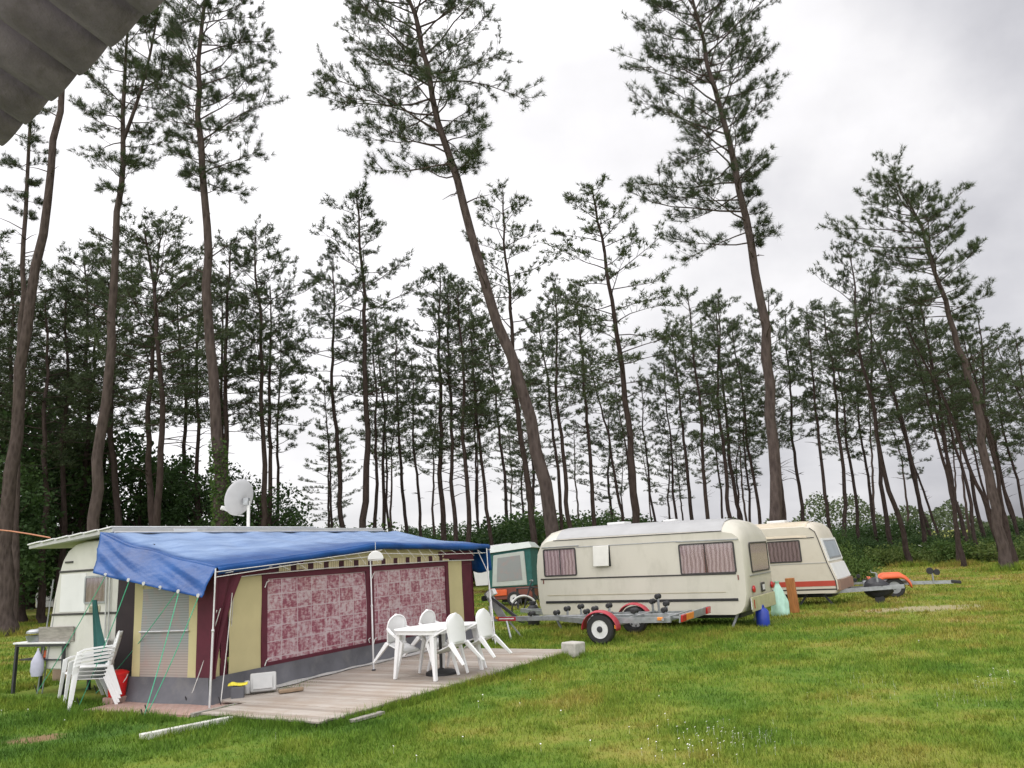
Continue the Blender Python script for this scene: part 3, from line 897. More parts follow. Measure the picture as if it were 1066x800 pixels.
ST = 'stacked white plastic armchairs by the awning side'
ch0 = thing('plastic_chair', 'lowest white plastic armchair of the stack beside the red bucket', 'chair', (0, 0, 0), 0, ST)
chair_parts(ch0)
sp_ = base(95, 12.25); _fd = Vector((-.88, -.48, 0)); srz = math.atan2(_fd.y, _fd.x) + PI / 2
ch0.location = sp_; ch0.rotation_euler = (0, 0, srz)
back = Vector((-math.sin(srz), math.cos(srz), 0))
for k, lab in ((1, 'second white plastic armchair up in the stack beside the red bucket'), (2, 'third white plastic armchair up in the stack beside the red bucket'), (3, 'topmost white plastic armchair of the stack beside the red bucket')):
    dup(ch0, sp_ + Vector((0, 0, .052 * k)) + back * (.012 * k), srz, lab, ST)
dup(ch0, base(86, 13.0), srz + .15, 'single white plastic armchair between the chair stack and the dark table', ST).pop('group', None)

TB = Vector((-1.36, 12.88, .076)); Lx = Vector((.57, .822, 0)); Wx = Vector((.822, -.57, 0)); TRZ = math.atan2(.822, .57)
tbl = thing('garden_table', 'white plastic garden table on the deck with four chairs tipped against it', 'table', TB, TRZ)
MB().prism(rrect(-.64, -.46, .58, .46, .20, 6), .695, .722, 'xy').build('tabletop', 'plastic', tbl, bevel=.008)
MB().ring(rrect(-.62, -.44, .56, .44, .19, 6), rrect(-.59, -.41, .53, .41, .17, 6), .645, .695, 'xy').build('apron', 'plastic', tbl)
for sx in (-1, 1):
    for sy in (-1, 1):
        MB().add(*_leg((sx * .50 - .03, sy * .33, .69), (sx * .55 - .03, sy * .40, 0), .085, .05, .085, .05)).build('leg', 'plastic', tbl, bevel=.008)
TG = 'white plastic chairs tipped against the garden table'
tproto = thing('plastic_chair', 'tipped white chair on the right of the table, nearer the lawn corner', 'chair', (0, 0, 0), 0, TG)
chair_parts(tproto, 'plastic', False)


def tip(o, side, along, out=.30, ang=33, yaw=0.0):
    """front feet stay on the deck, the chair leans over towards the table"""
    w = Wx * side
    # chair front (-y) must point to -w
    rz = math.atan2(w.y, w.x) - PI / 2 + yaw
    Mz = Matrix.Rotation(rz, 4, 'Z'); Mx = Matrix.Rotation(math.radians(ang), 4, 'X')
    foot = TB + Lx * along + w * out
    piv = Matrix.Translation(Vector((0, .29, 0)))
    o.matrix_world = Matrix.Translation(foot + Vector((0, 0, .012))) @ Mz @ Mx @ Matrix.Scale(.88, 4) @ piv


tip(tproto, 1, -.30, .40, 24)
for side, al, yaw, lab in ((1, .40, .06, 'tipped white chair on the right of the table, farther along the deck'), (-1, -.30, -.05, 'tipped white chair at the left of the table, nearer the middle pole'), (-1, .40, .04, 'tipped white chair behind the table close to the far window')):
    o = dup(tproto, (0, 0, 0), 0, lab, TG); tip(o, side, al, .40, 23 + 3 * yaw * 10, yaw)
pb = thing('parasol_base', 'black round parasol base with short tube standing under the garden table', 'parasol base', TB + Lx * .02)
MB().lathe([(.24, 0), (.24, .035), (.19, .06), (.05, .075), (.035, .09)], (0, 0, 0), 'z', 28).build('weight', 'black', pb, True)
MB().tube([(0, 0, .08), (0, 0, .60)], .024, 10).build('tube', 'black', pb, True)

# ------------------------------------------------------------------ dark table with things on it, left of the awning
tA, tB = G(25, 713), Vector((0, 0, 0))
wt0 = Vector((-8.66, 14.42, 0)); wrz = math.radians(-24)
wt = thing('folding_table', 'narrow work table with black steel legs by the caravan end', 'table', wt0, wrz)
MB().box((.62, 0, .815), (1.32, .55, .03)).build('tabletop', 'white', wt, bevel=.006)
for x, y in ((.03, -.24), (.03, .24), (1.2, -.24), (1.2, .24)):
    MB().bar((x, y, .80), (x - (.03 if x < .5 else -.03), y, 0), .045, .045).build('leg', 'darkmetal', wt)
MB().ring(rrect(0, -.26, 1.25, .26, .01), rrect(.03, -.23, 1.22, .23, .01), .76, .798, 'xy').build('frame', 'darkmetal', wt)
def on_t(x, y, z=.832):
    return wt0 + Matrix.Rotation(wrz, 3, 'Z') @ Vector((x, y, z))
gb = thing('wooden_trough', 'weathered grey wooden trough lying on the dark legged table', 'trough', on_t(.96, -.08), wrz)
MB().box((0, -.13, .12), (.86, .025, .24), 0, 0, .08).build('side_board', 'greywood', gb, bevel=.004)
MB().box((0, .13, .12), (.86, .025, .24), 0, 0, -.08).build('side_board', 'greywood', gb, bevel=.004)
MB().box((0, 0, .012), (.84, .24, .022)).build('bottom_board', 'greywood', gb)
for s in (-1, 1): MB().box((s * .418, 0, .12), (.022, .235, .21)).build('end_board', 'greywood', gb)
pn = thing('metal_pan', 'small grey metal pan on the left end of the table', 'pan', on_t(.36, -.12), wrz)
MB().lathe([(.0, .008), (.13, .008), (.17, .10), (.18, .10), (.14, 0), (0, 0)], (0, 0, 0), 'z', 20).build('bowl', 'galv', pn, True)
MB().lathe([(.17, .14), (.17, .17), (.12, .20), (0, .21)], (0, 0, 0), 'z', 20).build('lid', 'galv', pn, True)
MB().tube([(.17, 0, .09), (.22, 0, .10)], .02, 8).build('handle', 'darkmetal', pn)
hb = MB().lathe([(.0, 0), (.09, .01), (.115, .10), (.105, .25), (.05, .36), (.02, .42), (.015, .46)], (0, 0, 0), 'z', 16).build('hanging_bag', 'lilac', None, True)
hb.location = on_t(.62, -.27, .28); hb.scale = (1, .6, 1); tag(hb, 'pale lilac bag hanging from the edge of the dark legged table', 'bag')
ob = MB().box((0, 0, .06), (.16, .12, .12)).build('tin', 'orange', None, bevel=.008); ob.location = on_t(.50, 0, .555); ob.rotation_euler = (0, 0, wrz)
tag(ob, 'small orange tin on the shelf under the dark legged table', 'tin')
sh = MB().box((.62, 0, .54), (1.16, .4, .02)).build('shelf', 'darkmetal', wt)
cr = MB().box((0, 0, .16), (.34, .3, .32)).build('clay_pot_crate', simple('dusty tan carton', (.34, .25, .19), .9, .2, 5), None, bevel=.01); cr.location = G(66, 708); cr.rotation_euler = (0, 0, .4)
tag(cr, 'tan carton on the grass behind the single armchair', 'carton')
bk_ = thing('bucket', 'red plastic bucket beside the awning side wall', 'bucket', aw(-.14, 1.72, .11))
MB().lathe([(0, .02), (.105, .02), (.105, .0), (.115, .0), (.145, .30), (.152, .305), (.152, .325), (.137, .325), (.11, .03)], (0, 0, 0), 'z', 28).build('shell', 'red', bk_, True)
MB().lathe([(.0, .375), (.07, .37), (.125, .35), (.155, .332), (.155, .322), (0, .318)], (0, 0, 0), 'z', 28).build('lid', 'red', bk_, True)
MB().tube([(.15 * math.cos(t), -.10 * math.sin(t), .30 - .16 * math.sin(t)) for t in np.linspace(0, PI, 12)], .006, 5).build('handle', 'rope_w', bk_)

bb_ = MB().box((0, 0, .055), (.30, .24, .11)).build('paving_brick', 'pavers', None, bevel=.01); bb_.location = aw(-.14, 1.72); bb_.rotation_euler = (0, 0, ARZ); tag(bb_, 'flat brick under the red bucket', 'brick')
# stone block at the far deck corner
sb = MB().box((0, 0, .125), (.33, .30, .25)).build('stone_block', 'stone', None, bevel=.025); sb.location = G(597, 684); sb.rotation_euler = (.03, .04, .9)
tag(sb, 'pale stone block at the far corner of the deck', 'stone block')
# orange cord on the left
o = MB().tube([at(-30, 549, 15.5), at(10, 553, 15.0), at(30, 556, 14.7), at(52, 560, 14.3)], .013, 6).build('clothes_line', 'rope_o'); tag(o, 'orange brown line running from the caravan roof out to the left', 'cord')

# ================================================================== CARAVANS
def loft(outline, stations):
    """stations: list of (y, rise of the roof, inset of the ends)"""
    b = MB(); n = len(outline); zs = [p[1] for p in outline]; zm = max(zs)
    xs = [p[0] for p in outline]; xc = (min(xs) + max(xs)) / 2
    vs = []
    for y, r, ins in stations:
        for x, z in outline:
            k = max(0, (z - 1.55) / (zm - 1.55)); k = k * k * (3 - 2 * k)
            vs.append((x - ins * (1 if x > xc else -1) * abs((x - xc) / (max(xs) - xc)) ** 6, y, z + r * k))
    fs = []
    for s in range(len(stations) - 1):
        for i in range(n):
            j = (i + 1) % n
            fs.append((s * n + i, s * n + j, (s + 1) * n + j, (s + 1) * n + i))
    fs.append(tuple(range(n))); o = (len(stations) - 1) * n
    fs.append(tuple(range(o + n - 1, o - 1, -1)))
    return b.add(vs, fs)


def win(parent, a0, z0, a1, z1, cur, plane='xz', at_=0.0, side=-1, r=.05, frame='darktrim', split=None, name='window', fw=.032):
    fr = MB().ring(rrect(a0, z0, a1, z1, r), rrect(a0 + fw, z0 + fw, a1 - fw, z1 - fw, max(.004, r - fw)), at_ - side * .002, at_ + side * .018, plane)
    if split is not None:
        lo, hi = sorted((at_ + side * .003, at_ + side * .016))
        fr.prism([(split - .010, z0 + fw), (split + .010, z0 + fw), (split + .010, z1 - fw), (split - .010, z1 - fw)], lo, hi, plane)
    f = fr.build(name, frame, parent)
    MB().prism(rrect(a0 + .01, z0 + .01, a1 - .01, z1 - .01, max(.003, r - .01)), at_ - side * .001, at_ + side * .004, plane).build('curtain', cur, f)
    MB().prism(rrect(a0 + fw * .6, z0 + fw * .6, a1 - fw * .6, z1 - fw * .6, max(.003, r - .01)), at_ + side * .010, at_ + side * .0125, plane).build('pane', 'glass', f)
    return f


def wheel(parent, c, r=.29, w=.16, axis='y', rim='hub', side=-1, name='wheel'):
    t = MB().lathe([(r * .62, -w / 2), (r * .9, -w / 2), (r, -w * .36), (r, w * .36), (r * .9, w / 2), (r * .62, w / 2), (r * .58, 0), (r * .62, -w / 2)], (0, 0, 0), axis, 32, False).build(name, 'black', parent, True)
    t.location = c
    s = side
    rm = MB().lathe([(r * .64, s * w * .42), (r * .60, s * w * .46), (r * .56, s * w * .30), (r * .34, s * w * .26), (r * .28, s * w * .40), (.0, s * w * .42)], (0, 0, 0), axis, 32).build('rim', rim, t, True)
    MB().lathe([(r * .22, s * w * .40), (r * .20, s * w * .52), (0, s * w * .55)], (0, 0, 0), axis, 12).build('hub_cap', 'darkmetal', t, True)
    hol = MB()
    for k in range(8):
        a = 2 * PI * k / 8; p = (math.cos(a) * r * .46, s * w * .285, math.sin(a) * r * .46)
        q = p if axis == 'y' else (p[1], p[0], p[2])
        hol.lathe([(.018, -.004), (.018, .004)], q, axis, 8)
    hol.build('vent_hole', 'black', t)
    return t


# ---- cream caravan in the middle
BD = Vector((.8571, -.5152, 0)); BRZ = math.atan2(-.5152, .8571)
BO = Vector((4.55, 17.2, 0)) - BD * 4.97
vb = thing('caravan', 'long cream caravan with pink curtains parked behind the boat trailer', 'caravan', BO, BRZ)
outB = [(.10, .37), (.03, .60), (.0, 1.1), (.01, 1.5), (.06, 1.78), (.17, 1.96), (.34, 2.05), (.60, 2.085), (1.5, 2.09), (3.0, 2.075), (4.3, 2.045), (4.68, 2.02), (4.90, 1.975), (5.02, 1.89), (5.075, 1.78), (5.09, 1.2), (5.08, .72), (5.02, .50), (4.92, .36), (4.78, .31), (2.5, .33), (.4, .36)]
WB = 2.1
loft(outB, [(0, 0, .05), (.02, .012, .03), (.10, .09, .01), (.32, .21, 0), (.7, .27, 0), (WB / 2, .28, 0), (WB - .7, .27, 0), (WB - .32, .21, 0), (WB - .1, .09, .01), (WB - .02, .012, .03), (WB, 0, .05)]).build('body', 'cream', vb, True, angle=32)
def roofB(u, v):
    x = .62 + 4.02 * u; y = .012 + (WB - .024) * v
    e = min(y, WB - y)
    rise = np.interp(e, [0, .02, .10, .32, .7, 1.05], [0, .012, .09, .21, .27, .28])
    zb = np.interp(x, [.6, 1.5, 3.0, 4.3, 4.68], [2.085, 2.09, 2.075, 2.045, 2.02])
    return (x, y, zb + rise + .007)
MB().grid(roofB, 20, 28).build('roof_sheet', 'roofgrey', vb, True, angle=60)
MB().box((1.9, .9, 2.385), (.45, .45, .07)).build('roof_vent', 'white', vb, bevel=.02)
MB().box((3.1, 1.2, 2.37), (.3, .3, .06)).build('roof_vent', 'white', vb, bevel=.02)
tr = MB()
tr.box((2.5, -.006, 1.165), (4.72, .014, .030), 0, .009)
tr.build('waist_trim', 'darktrim', vb, bevel=.003)
MB().box((2.55, -.008, .635), (4.6, .02, .055), 0, .008).build('rubbing_strip', 'black', vb, bevel=.006)
MB().box((2.6, -.004, 2.055), (4.1, .012, .018), 0, .0085).build('roof_trim', 'darktrim', vb)
MB().box((2.4, -.005, 1.885), (2.5, .012, .014), 0, .004).build('awning_rail', 'galv', vb)
MB().box((4.30, -.012, 1.862), (1.36, .03, .018), 0, .018).build('drip_rail', 'galv', vb)
MB().box((.72, -.012, 1.925), (1.0, .03, .014), 0, 0).build('drip_rail', 'galv', vb)
for x, z in ((.215, 1.13), (4.9, 1.065)): MB().box((x, -.008, z), (.02, .016, .10)).build('trim_end', 'darkred', vb)
win(vb, .25, 1.24, 1.13, 1.885, 'curtain', split=.70)
win(vb, 3.655, 1.155, 4.885, 1.815, 'curtain', split=4.24)
# dark gap where the curtains part in the rear side window
MB().add([(4.20, -.0065, 1.19), (4.27, -.0065, 1.19), (4.262, -.0065, 1.5), (4.255, -.0065, 1.78), (4.215, -.0065, 1.78), (4.21, -.0065, 1.5)], [(0, 1, 2, 3, 4, 5)]).build('curtain_gap', simple('dark rose gap', (.16, .05, .05), .8, .1), vb)
# fridge / heater hatch hinged open
hv = MB().box((0, -.02, -.235), (.40, .03, .47)).build('hatch', simple('hatch paint', (.60, .59, .54), .45, .05), vb, bevel=.02); hv.location = (1.80, -.015, 1.885); hv.rotation_euler = (-.13, 0, 0)
MB().box((1.83, -.004, 1.65), (.36, .012, .46)).build('hatch_opening', 'black', vb)
# lower panel stain line
MB().box((2.45, -.003, .79), (4.3, .008, .012), 0, .008).build('panel_seam', simple('seam dirt', (.34, .30, .2), .7, .3, 3), vb)
# rear end
XR = 5.105
win(vb, .36, 1.13, 1.80, 1.77, 'curtain_r', 'yz', XR - .010, 1, .07)
MB().box((XR - .012, 1.05, .50), (.03, 1.9, .30)).build('rear_skirt_panel', 'cream_low', vb, bevel=.02)
MB().box((XR - .004, 1.05, 1.08), (.016, 1.7, .02)).build('rear_trim', 'galv', vb)
lt = MB().lathe([(.075, 0), (.07, .03), (0, .045)], (0, 0, 0), 'x', 20).build('tail_light', 'redlamp', vb, True); lt.location = (XR - .006, .32, .80)
lt = MB().lathe([(.075, 0), (.07, .03), (0, .045)], (0, 0, 0), 'x', 20).build('tail_light', 'redlamp', vb, True); lt.location = (XR - .006, 1.82, .80)
MB().box((XR, 1.08, .80), (.02, .26, .20)).build('plate_holder', 'darktrim', vb, bevel=.01)
MB().box((XR + .013, 1.08, .80), (.008, .16, .11)).build('plate_lamp', 'hub', vb)
MB().box((XR + .002, 1.9, .79), (.02, .12, .13)).build('socket_cover', 'black', vb, bevel=.01)
lt = MB().prism([(0, .42), (.10, .42), (0, .66)], 5.098, 5.11, 'yz').build('reflector', 'hub', vb); lt.location = (-.012, .06, -.02)
MB().box((XR - .002, .24, .50), (.012, .07, .18)).build('reflector', 'redlamp', vb)
MB().box((2.4, WB / 2, .27), (4.6, 1.0, .14)).build('chassis', 'darkmetal', vb)
wheel(vb, (2.35, .16, .28), .29, .17); wheel(vb, (2.35, WB - .16, .28), .29, .17, side=1)
for x in (.35, 4.75):
    for y in (.2, WB - .2):
        MB().bar((x, y, .32), (x + (.16 if x < 2 else -.16), y, .015), .045, .045).build('corner_steady', 'galv', vb)
MB().bar((.2, .5, .33), (-1.1, 1.05, .40), .06, .09).build('drawbar', 'galv', vb)
MB().bar((.2, WB - .5, .33), (-1.1, 1.05, .40), .06, .09).build('drawbar', 'galv', vb)
o = thing('water_can', 'blue plastic water can under the rear corner of the cream caravan', 'water can', G(795, 652), .4)
MB().lathe([(0, 0), (.13, .0), (.14, .03), (.14, .30), (.10, .36), (.04, .38), (.04, .42), (0, .42)], (0, 0, 0), 'z', 20).build('barrel', 'blueplastic', o, True)
MB().tube([(-.08, 0, .36), (-.05, 0, .43), (.05, 0, .43), (.08, 0, .36)], .012, 6).build('handle', 'blueplastic', o)
# things between the caravans
bg = MB()
def bagf(u, v):
    a = 2 * PI * u
    r = np.interp(v, [0, .1, .4, .7, .9, .96, 1], [.20, .22, .19, .12, .05, .04, .07]) * (1 + .10 * math.sin(3 * a + 4 * v) + .06 * math.sin(7 * a - 9 * v))
    return (r * math.cos(a), r * .8 * math.sin(a), .80 * v)
bg.grid(bagf, 36, 22)
o = bg.build('plastic_bag', 'bagmint', None, True, angle=80); o.location = base(813, 20.0); tag(o, 'tall mint green plastic bag standing on the grass against the brown post', 'bag')
o = MB().box((0, 0, .42), (.21, .14, .84)).build('wooden_post', 'wood_post', None, bevel=.01); o.location = base(828, 20.4); o.rotation_euler = (.0, -.04, -.5)
tag(o, 'short orange brown wooden post beside the mint green bag', 'post')

# ---- tan caravan behind, front end to the right
CO = Vector((8.01, 21.2, 0)) - BD * 4.9
vc = thing('caravan', 'tan roofed cream caravan with a red stripe and sloping front behind the long one', 'caravan', CO, BRZ)
L = 4.9
outC = [(.15, .40), (.02, .7), (.0, 1.3), (.15, 1.85), (.45, 2.02), (1.5, 2.08), (3.6, 2.08), (4.25, 2.07), (4.44, 2.03), (4.56, 1.93), (4.62, 1.76), (4.77, 1.13), (4.92, .67), (4.93, .46), (4.86, .36), (2.4, .36)]
WC = 2.1
loft(outC, [(0, 0, .03), (.03, .0, .0), (.25, .10, -.02), (.6, .14, -.03), (WC / 2, .15, -.04), (WC - .6, .14, -.03), (WC - .25, .10, -.02), (WC - .03, 0, 0), (WC, 0, .03)]).build('body', 'cream_c', vc, True, angle=32)
def roofC(u, v):
    x = .9 + 3.42 * u; y = -.01 + (WC + .02) * v; e = max(0, min(y, WC - y))
    z = np.interp(x, [.45, 1.5, 3.6, 4.25, 4.44], [2.02, 2.08, 2.08, 2.07, 2.03]) + np.interp(e, [0, .03, .25, .6, 1.05], [0, 0, .10, .14, .15]) + .012
    if v == 0 or v == 1: z -= .28
    if e < .02 and v not in (0, 1): z -= .02
    return (x, y - (.01 if v == 0 else 0), z)
MB().grid(roofC, 12, 22).build('roof_sheet', 'rooftan', vc, True, angle=60)
MB().box((3.4, .9, 2.26), (.5, .4, .08)).build('roof_vent', 'white', vc, bevel=.02)
win(vc, L - 2.05, 1.17, L - .77, 1.745, 'curtain_dk', split=None, r=.04)
win(vc, L - 3.9, 1.17, L - 2.6, 1.745, 'curtain_dk', r=.04)
MB().box((L - 2.4, -.006, 1.785), (4.0, .02, .02)).build('roof_trim', 'darktrim', vc)
MB().box((L - 2.45, -.005, 1.13), (4.6, .012, .014)).build('waist_seam', 'roofgrey', vc)
MB().prism([(.05, .54), (L + .005, .54), (L - .03, .675), (.04, .675)], -.006, .002).build('stripe', 'stripe_red', vc)
MB().prism([(.1, .44), (L, .44), (L, .475), (.1, .475)], -.005, .002).build('stripe', 'darktrim', vc)
# corner moulding following the sloping front
mb = MB()
pr = [(4.44, 2.04), (4.57, 1.93), (4.62, 1.76), (4.77, 1.13), (4.92, .67), (4.925, .42)]
for i in range(len(pr) - 1): mb.bar((pr[i][0] - .03, -.006, pr[i][1]), (pr[i + 1][0] - .03, -.006, pr[i + 1][1]), .02, .02, (0, 1, 0))
mb.build('corner_moulding', 'darktrim', vc)
# front parts lie on the sloping plane between (4.62,1.76) and (4.77,1.13) and the lower one to (4.92,.67)
def sl(z):
    return float(np.interp(z, [.46, .67, 1.13, 1.76, 1.93], [4.93, 4.92, 4.77, 4.62, 4.56])) + .028
def slab(y0, y1, z0, z1, off, mat, name, par=vc, r=0):
    return MB().add([(sl(z0) + off, y0, z0), (sl(z0) + off, y1, z0), (sl(z1) + off, y1, z1), (sl(z1) + off, y0, z1), (sl(z0) - .05, y0, z0), (sl(z0) - .05, y1, z0), (sl(z1) - .05, y1, z1), (sl(z1) - .05, y0, z1)],
                    [(0, 1, 2, 3), (4, 7, 6, 5), (0, 4, 5, 1), (1, 5, 6, 2), (2, 6, 7, 3), (3, 7, 4, 0)]).build(name, mat, par, bevel=.004)
slab(.06, 2.04, 1.16, 1.75, .006, 'white', 'front_window_surround')
fwn = slab(.22, 1.86, 1.22, 1.70, .018, 'galv', 'front_window')
slab(.26, 1.82, 1.26, 1.66, .024, simple('blue grey blind', (.30, .34, .38), .25, .1, 3), 'blind', fwn)
slab(.10, 2.0, .70, 1.10, .014, 'white', 'locker_lid')
slab(.06, 2.04, .42, .68, .035, 'brown', 'front_tray')
MB().box((L / 2, WC / 2, .29), (4.4, .9, .13)).build('chassis', 'darkmetal', vc)
wheel(vc, (2.2, .15, .29), .29, .17); wheel(vc, (2.2, WC - .15, .29), .29, .17, side=1)
MB().bar((4.5, .45, .36), (6.35, WC / 2, .42), .06, .10).build('drawbar', 'galv', vc)
MB().bar((4.5, WC - .45, .36), (6.35, WC / 2, .42), .06, .10).build('drawbar', 'galv', vc)
MB().bar((4.5, .2, .34), (4.75, .2, .01), .05, .05).build('corner_steady', 'darkmetal', vc)
MB().bar((4.1, .2, .34), (3.85, .2, .01), .05, .05).build('corner_steady', 'darkmetal', vc)
jw = MB().tube([(5.75, .92, .1), (5.75, .92, .78)], .03, 8).build('jockey_post', 'galv', vc)
MB().lathe([(.11, -.035), (.12, -.02), (.12, .02), (.11, .035)], (5.75, .92, .12), 'y', 18).build('jockey_wheel', 'black', vc, True)
MB().tube([(5.75, .92, .78), (5.63, .92, .80), (5.63, .92, .86)], .012, 6).build('jockey_crank', 'galv', vc)
MB().box((5.45, 1.05, .52), (.16, .1, .14)).build('brake_lever_block', 'galv', vc, bevel=.02)
def hoodf(u, v):
    a = 2 * PI * u; r = .27 * math.sin(PI * min(1, .12 + .88 * v)) ** .7
    k = 1 + .10 * math.sin(5 * a + 3 * v) + .06 * math.sin(9 * a)
    return (.62 * (v - .5) * 1.15, r * k * math.cos(a) * .8, r * k * math.sin(a))
o = MB().grid(hoodf, 30, 16).build('hitch_cover', 'blackbag', None, True, angle=80)
hp = CO + BD * 5.75 + Vector((.515, .857, 0)) * 1.05; o.location = hp + Vector((0, 0, .36)); o.rotation_euler = (.2, .16, BRZ); tag(o, 'wrinkled black plastic cover tied over the tow hitch of the tan caravan', 'cover')

# ---- old caravan the awning is attached to
QA = A0 + AP * 2.45 + AF * .4
va = thing('caravan', 'old off white caravan behind the awning with a small end window', 'caravan', QA, ARZ)
outA = [(0, .38), (1.80, .38), (1.86, .55), (1.80, .95), (1.70, 1.55), (1.60, 1.95), (1.52, 2.15), (1.40, 2.30), (1.22, 2.40), (.95, 2.44), (.2, 2.44), (.05, 2.40), (0, 2.30)]
MB().prism(outA, 0, 6.3, 'yz').build('body', 'cream_a', va, True, .02, 30)
for z, y1 in ((1.965, 1.60), (1.265, 1.745)):
    MB().box((-.006, y1 / 2, z), (.02, y1 - .02, .035)).build('end_trim', 'darktrim', va, bevel=.003)
MB().box((-.004, 1.2, 1.61), (.012, .66, .62)).build('end_panel', 'white', va, bevel=.003)
win(va, .34, 1.42, .90, 1.87, 'curtain_a', 'yz', 0, -1, .04, frame='galv')
MB().box((-.006, .62, 1.335), (.02, .27, .11)).build('vent_plate', simple('beige grille', (.42, .40, .28), .6, .1), va, bevel=.004)
MB().box((-.01, 1.34, 2.12), (.025, .20, .03)).build('grab_handle', 'darktrim', va, bevel=.004)
gr = MB()
for k in range(4): gr.box((-.018, .62, 1.30 + .023 * k), (.006, .23, .006))
gr.build('grille_slot', 'darktrim', va)
for y in (.22, .30): MB().tube([(-.03, y, .5), (-.03, y + .02, 1.9)], .012, 6).build('awning_tube', 'alu', va)
MB().box((3.1, .95, .30), (5.6, .9, .16)).build('chassis', 'darkmetal', va)
wheel(va, (3.0, 1.6, .28), .29, .17, side=1); wheel(va, (3.0, .2, .28), .29, .17)
for k, (y, dx) in enumerate(((1.80, .05), (1.88, .02))):
    MB().tube([(-.06 + dx, y + .06, .0), (-.04 + dx, y - .16, 1.55 + .3 * k)], .011, 6).build('leaning_tube', 'galv', va)
rc = thing('roof_cover', 'pale flat sheeting laid over the roof of the old caravan', 'roof cover', QA, ARZ)
def slabz(y): return 2.575 - .06 * y
MB().add([(-.22, -.03, 2.53), (7.0, -.03, 2.545), (7.0, 2.15, 2.40), (-.22, 2.15, 2.385), (-.22, -.03, 2.60), (7.0, -.03, 2.615), (7.0, 2.15, 2.47), (-.22, 2.15, 2.455)],
         [(3, 2, 1, 0), (4, 5, 6, 7), (0, 1, 5, 4), (1, 2, 6, 5), (2, 3, 7, 6), (3, 0, 4, 7)]).build('sheet', 'cooler', rc, bevel=.01)
for k in range(6):
    y = .14 + .37 * k
    MB().box((2.2, y, 2.605 - .068 * y + .012), (4.9, .33, .025), 0, -.002, -.10).build('top_board', 'white', rc, bevel=.006)
MB().box((1.2, -.045, 2.565), (.5, .02, .05)).build('edge_clip', 'white', rc)
MB().tube([(-.2, -.05, 2.53), (7.0, -.05, 2.545)], .02, 6).build('gutter', 'alu', rc)

# ---- satellite dish behind that caravan
ds = thing('satellite_dish', 'round grey satellite dish on a white pole behind the old caravan', 'satellite dish', Vector((base(256, 17.6).x, 17.6, 0)))
zd = at(250, 520, 17.6).z
MB().tube([(0.02, .0, 0), (0.02, 0, zd - .05)], .035, 10).build('pole', 'white', ds, True)
prf = [(.40 * math.sin(k / 10 * PI / 2) if k < 10 else .40, .09 * (k / 10) ** 2) for k in range(11)]
rf = MB().lathe([(.40 * k / 10, .085 * (k / 10) ** 2) for k in range(11)] + [(.405, .09), (.40, .078)] + [(.40 * k / 10, .085 * (k / 10) ** 2 - .012) for k in range(9, -1, -1)], (0, 0, 0), 'z', 40).build('reflector', 'dish', ds, True, angle=50)
axis = Vector((-.88, .44, .28)).normalized()     # open side turned to the left
rf.rotation_mode = 'QUATERNION'; rf.rotation_quaternion = Vector((0, 0, 1)).rotation_difference(axis)
rf.location = (-.12, -.02, zd + .02)
am = MB().tube([(-.10, .05, zd - .36), (-.34, .16, zd - .32), (-.62, .28, zd - .18)], .016, 8).build('arm', 'dish', ds, True)
o_ = MB().lathe([(.03, -.05), (.045, -.05), (.05, .0), (.03, .06)], (0, 0, 0), 'x', 14).build('receiver', 'white', ds, True); o_.location = (-.64, .29, zd - .15); o_.rotation_euler = (0, .3, .6)
MB().box((-.02, -.02, zd - .06), (.12, .14, .16)).build('bracket', 'galv', ds, bevel=.01)

# ================================================================== BOAT TRAILER
TX = Vector((.878, -.479, 0)); TRZ2 = math.atan2(-.479, .878)
NW = G(627, 671)
TO = NW + Vector((.479, .878, 0)) * .92
bt = thing('boat_trailer', 'galvanised boat trailer with red mudguards in front of the long cream caravan', 'trailer', TO, TRZ2)
# local: x to the rear, y away from the camera, near wheel at y = -.92
for s in (-1, 1):
    wheel(bt, (0, s * .92, .285), .285, .165, side=-1 if s < 0 else 1)
    g = MB(); N = 16
    def mg(u, v, s=s):
        a = math.radians(188 * u - 6); r = .345
        w = .115 * (1 - .0 * u)
        yy = (v - .5) * 2
        edge = -.035 * abs(yy) ** 4
        return (r * 1.06 * math.cos(a) - 0, s * .92 + yy * w, .295 + (r + edge) * math.sin(a) * 1.0)
    g.grid(mg, 22, 6)
    g.build('mudguard', 'redguard', bt, True, angle=60, solid=.012)
    MB().box((.34, s * .92 - .03, .33), (.05, .12, .07)).build('side_reflector', 'amber', bt, bevel=.008)
MB().tube([(0, -.86, .285), (0, .86, .285)], .035, 8).build('axle', 'galv', bt)
ZF = .43
MB().bar((-3.35, 0, ZF), (1.35, 0, ZF), .08, .10).build('keel_beam', 'galv', bt, bevel=.006)
for s in (-1, 1):
    MB().bar((-1.3, s * .06, ZF - .01), (-.45, s * .68, ZF - .01), .055, .10).build('side_rail', 'galv', bt)
    MB().bar((-.45, s * .68, ZF - .01), (1.35, s * .68, ZF - .01), .055, .10).build('side_rail', 'galv', bt)
for x in (-.42, .55, 1.32): MB().bar((x, -.70, ZF + .012), (x, .70, ZF + .012), .055, .09).build('cross_member', 'galv', bt)
MB().box((-2.62, -.043, ZF), (.46, .008, .085)).build('red_sticker', 'redguard', bt)
MB().box((-2.62, -.048, ZF + .005), (.38, .004, .022)).build('sticker_line', 'fender', bt)
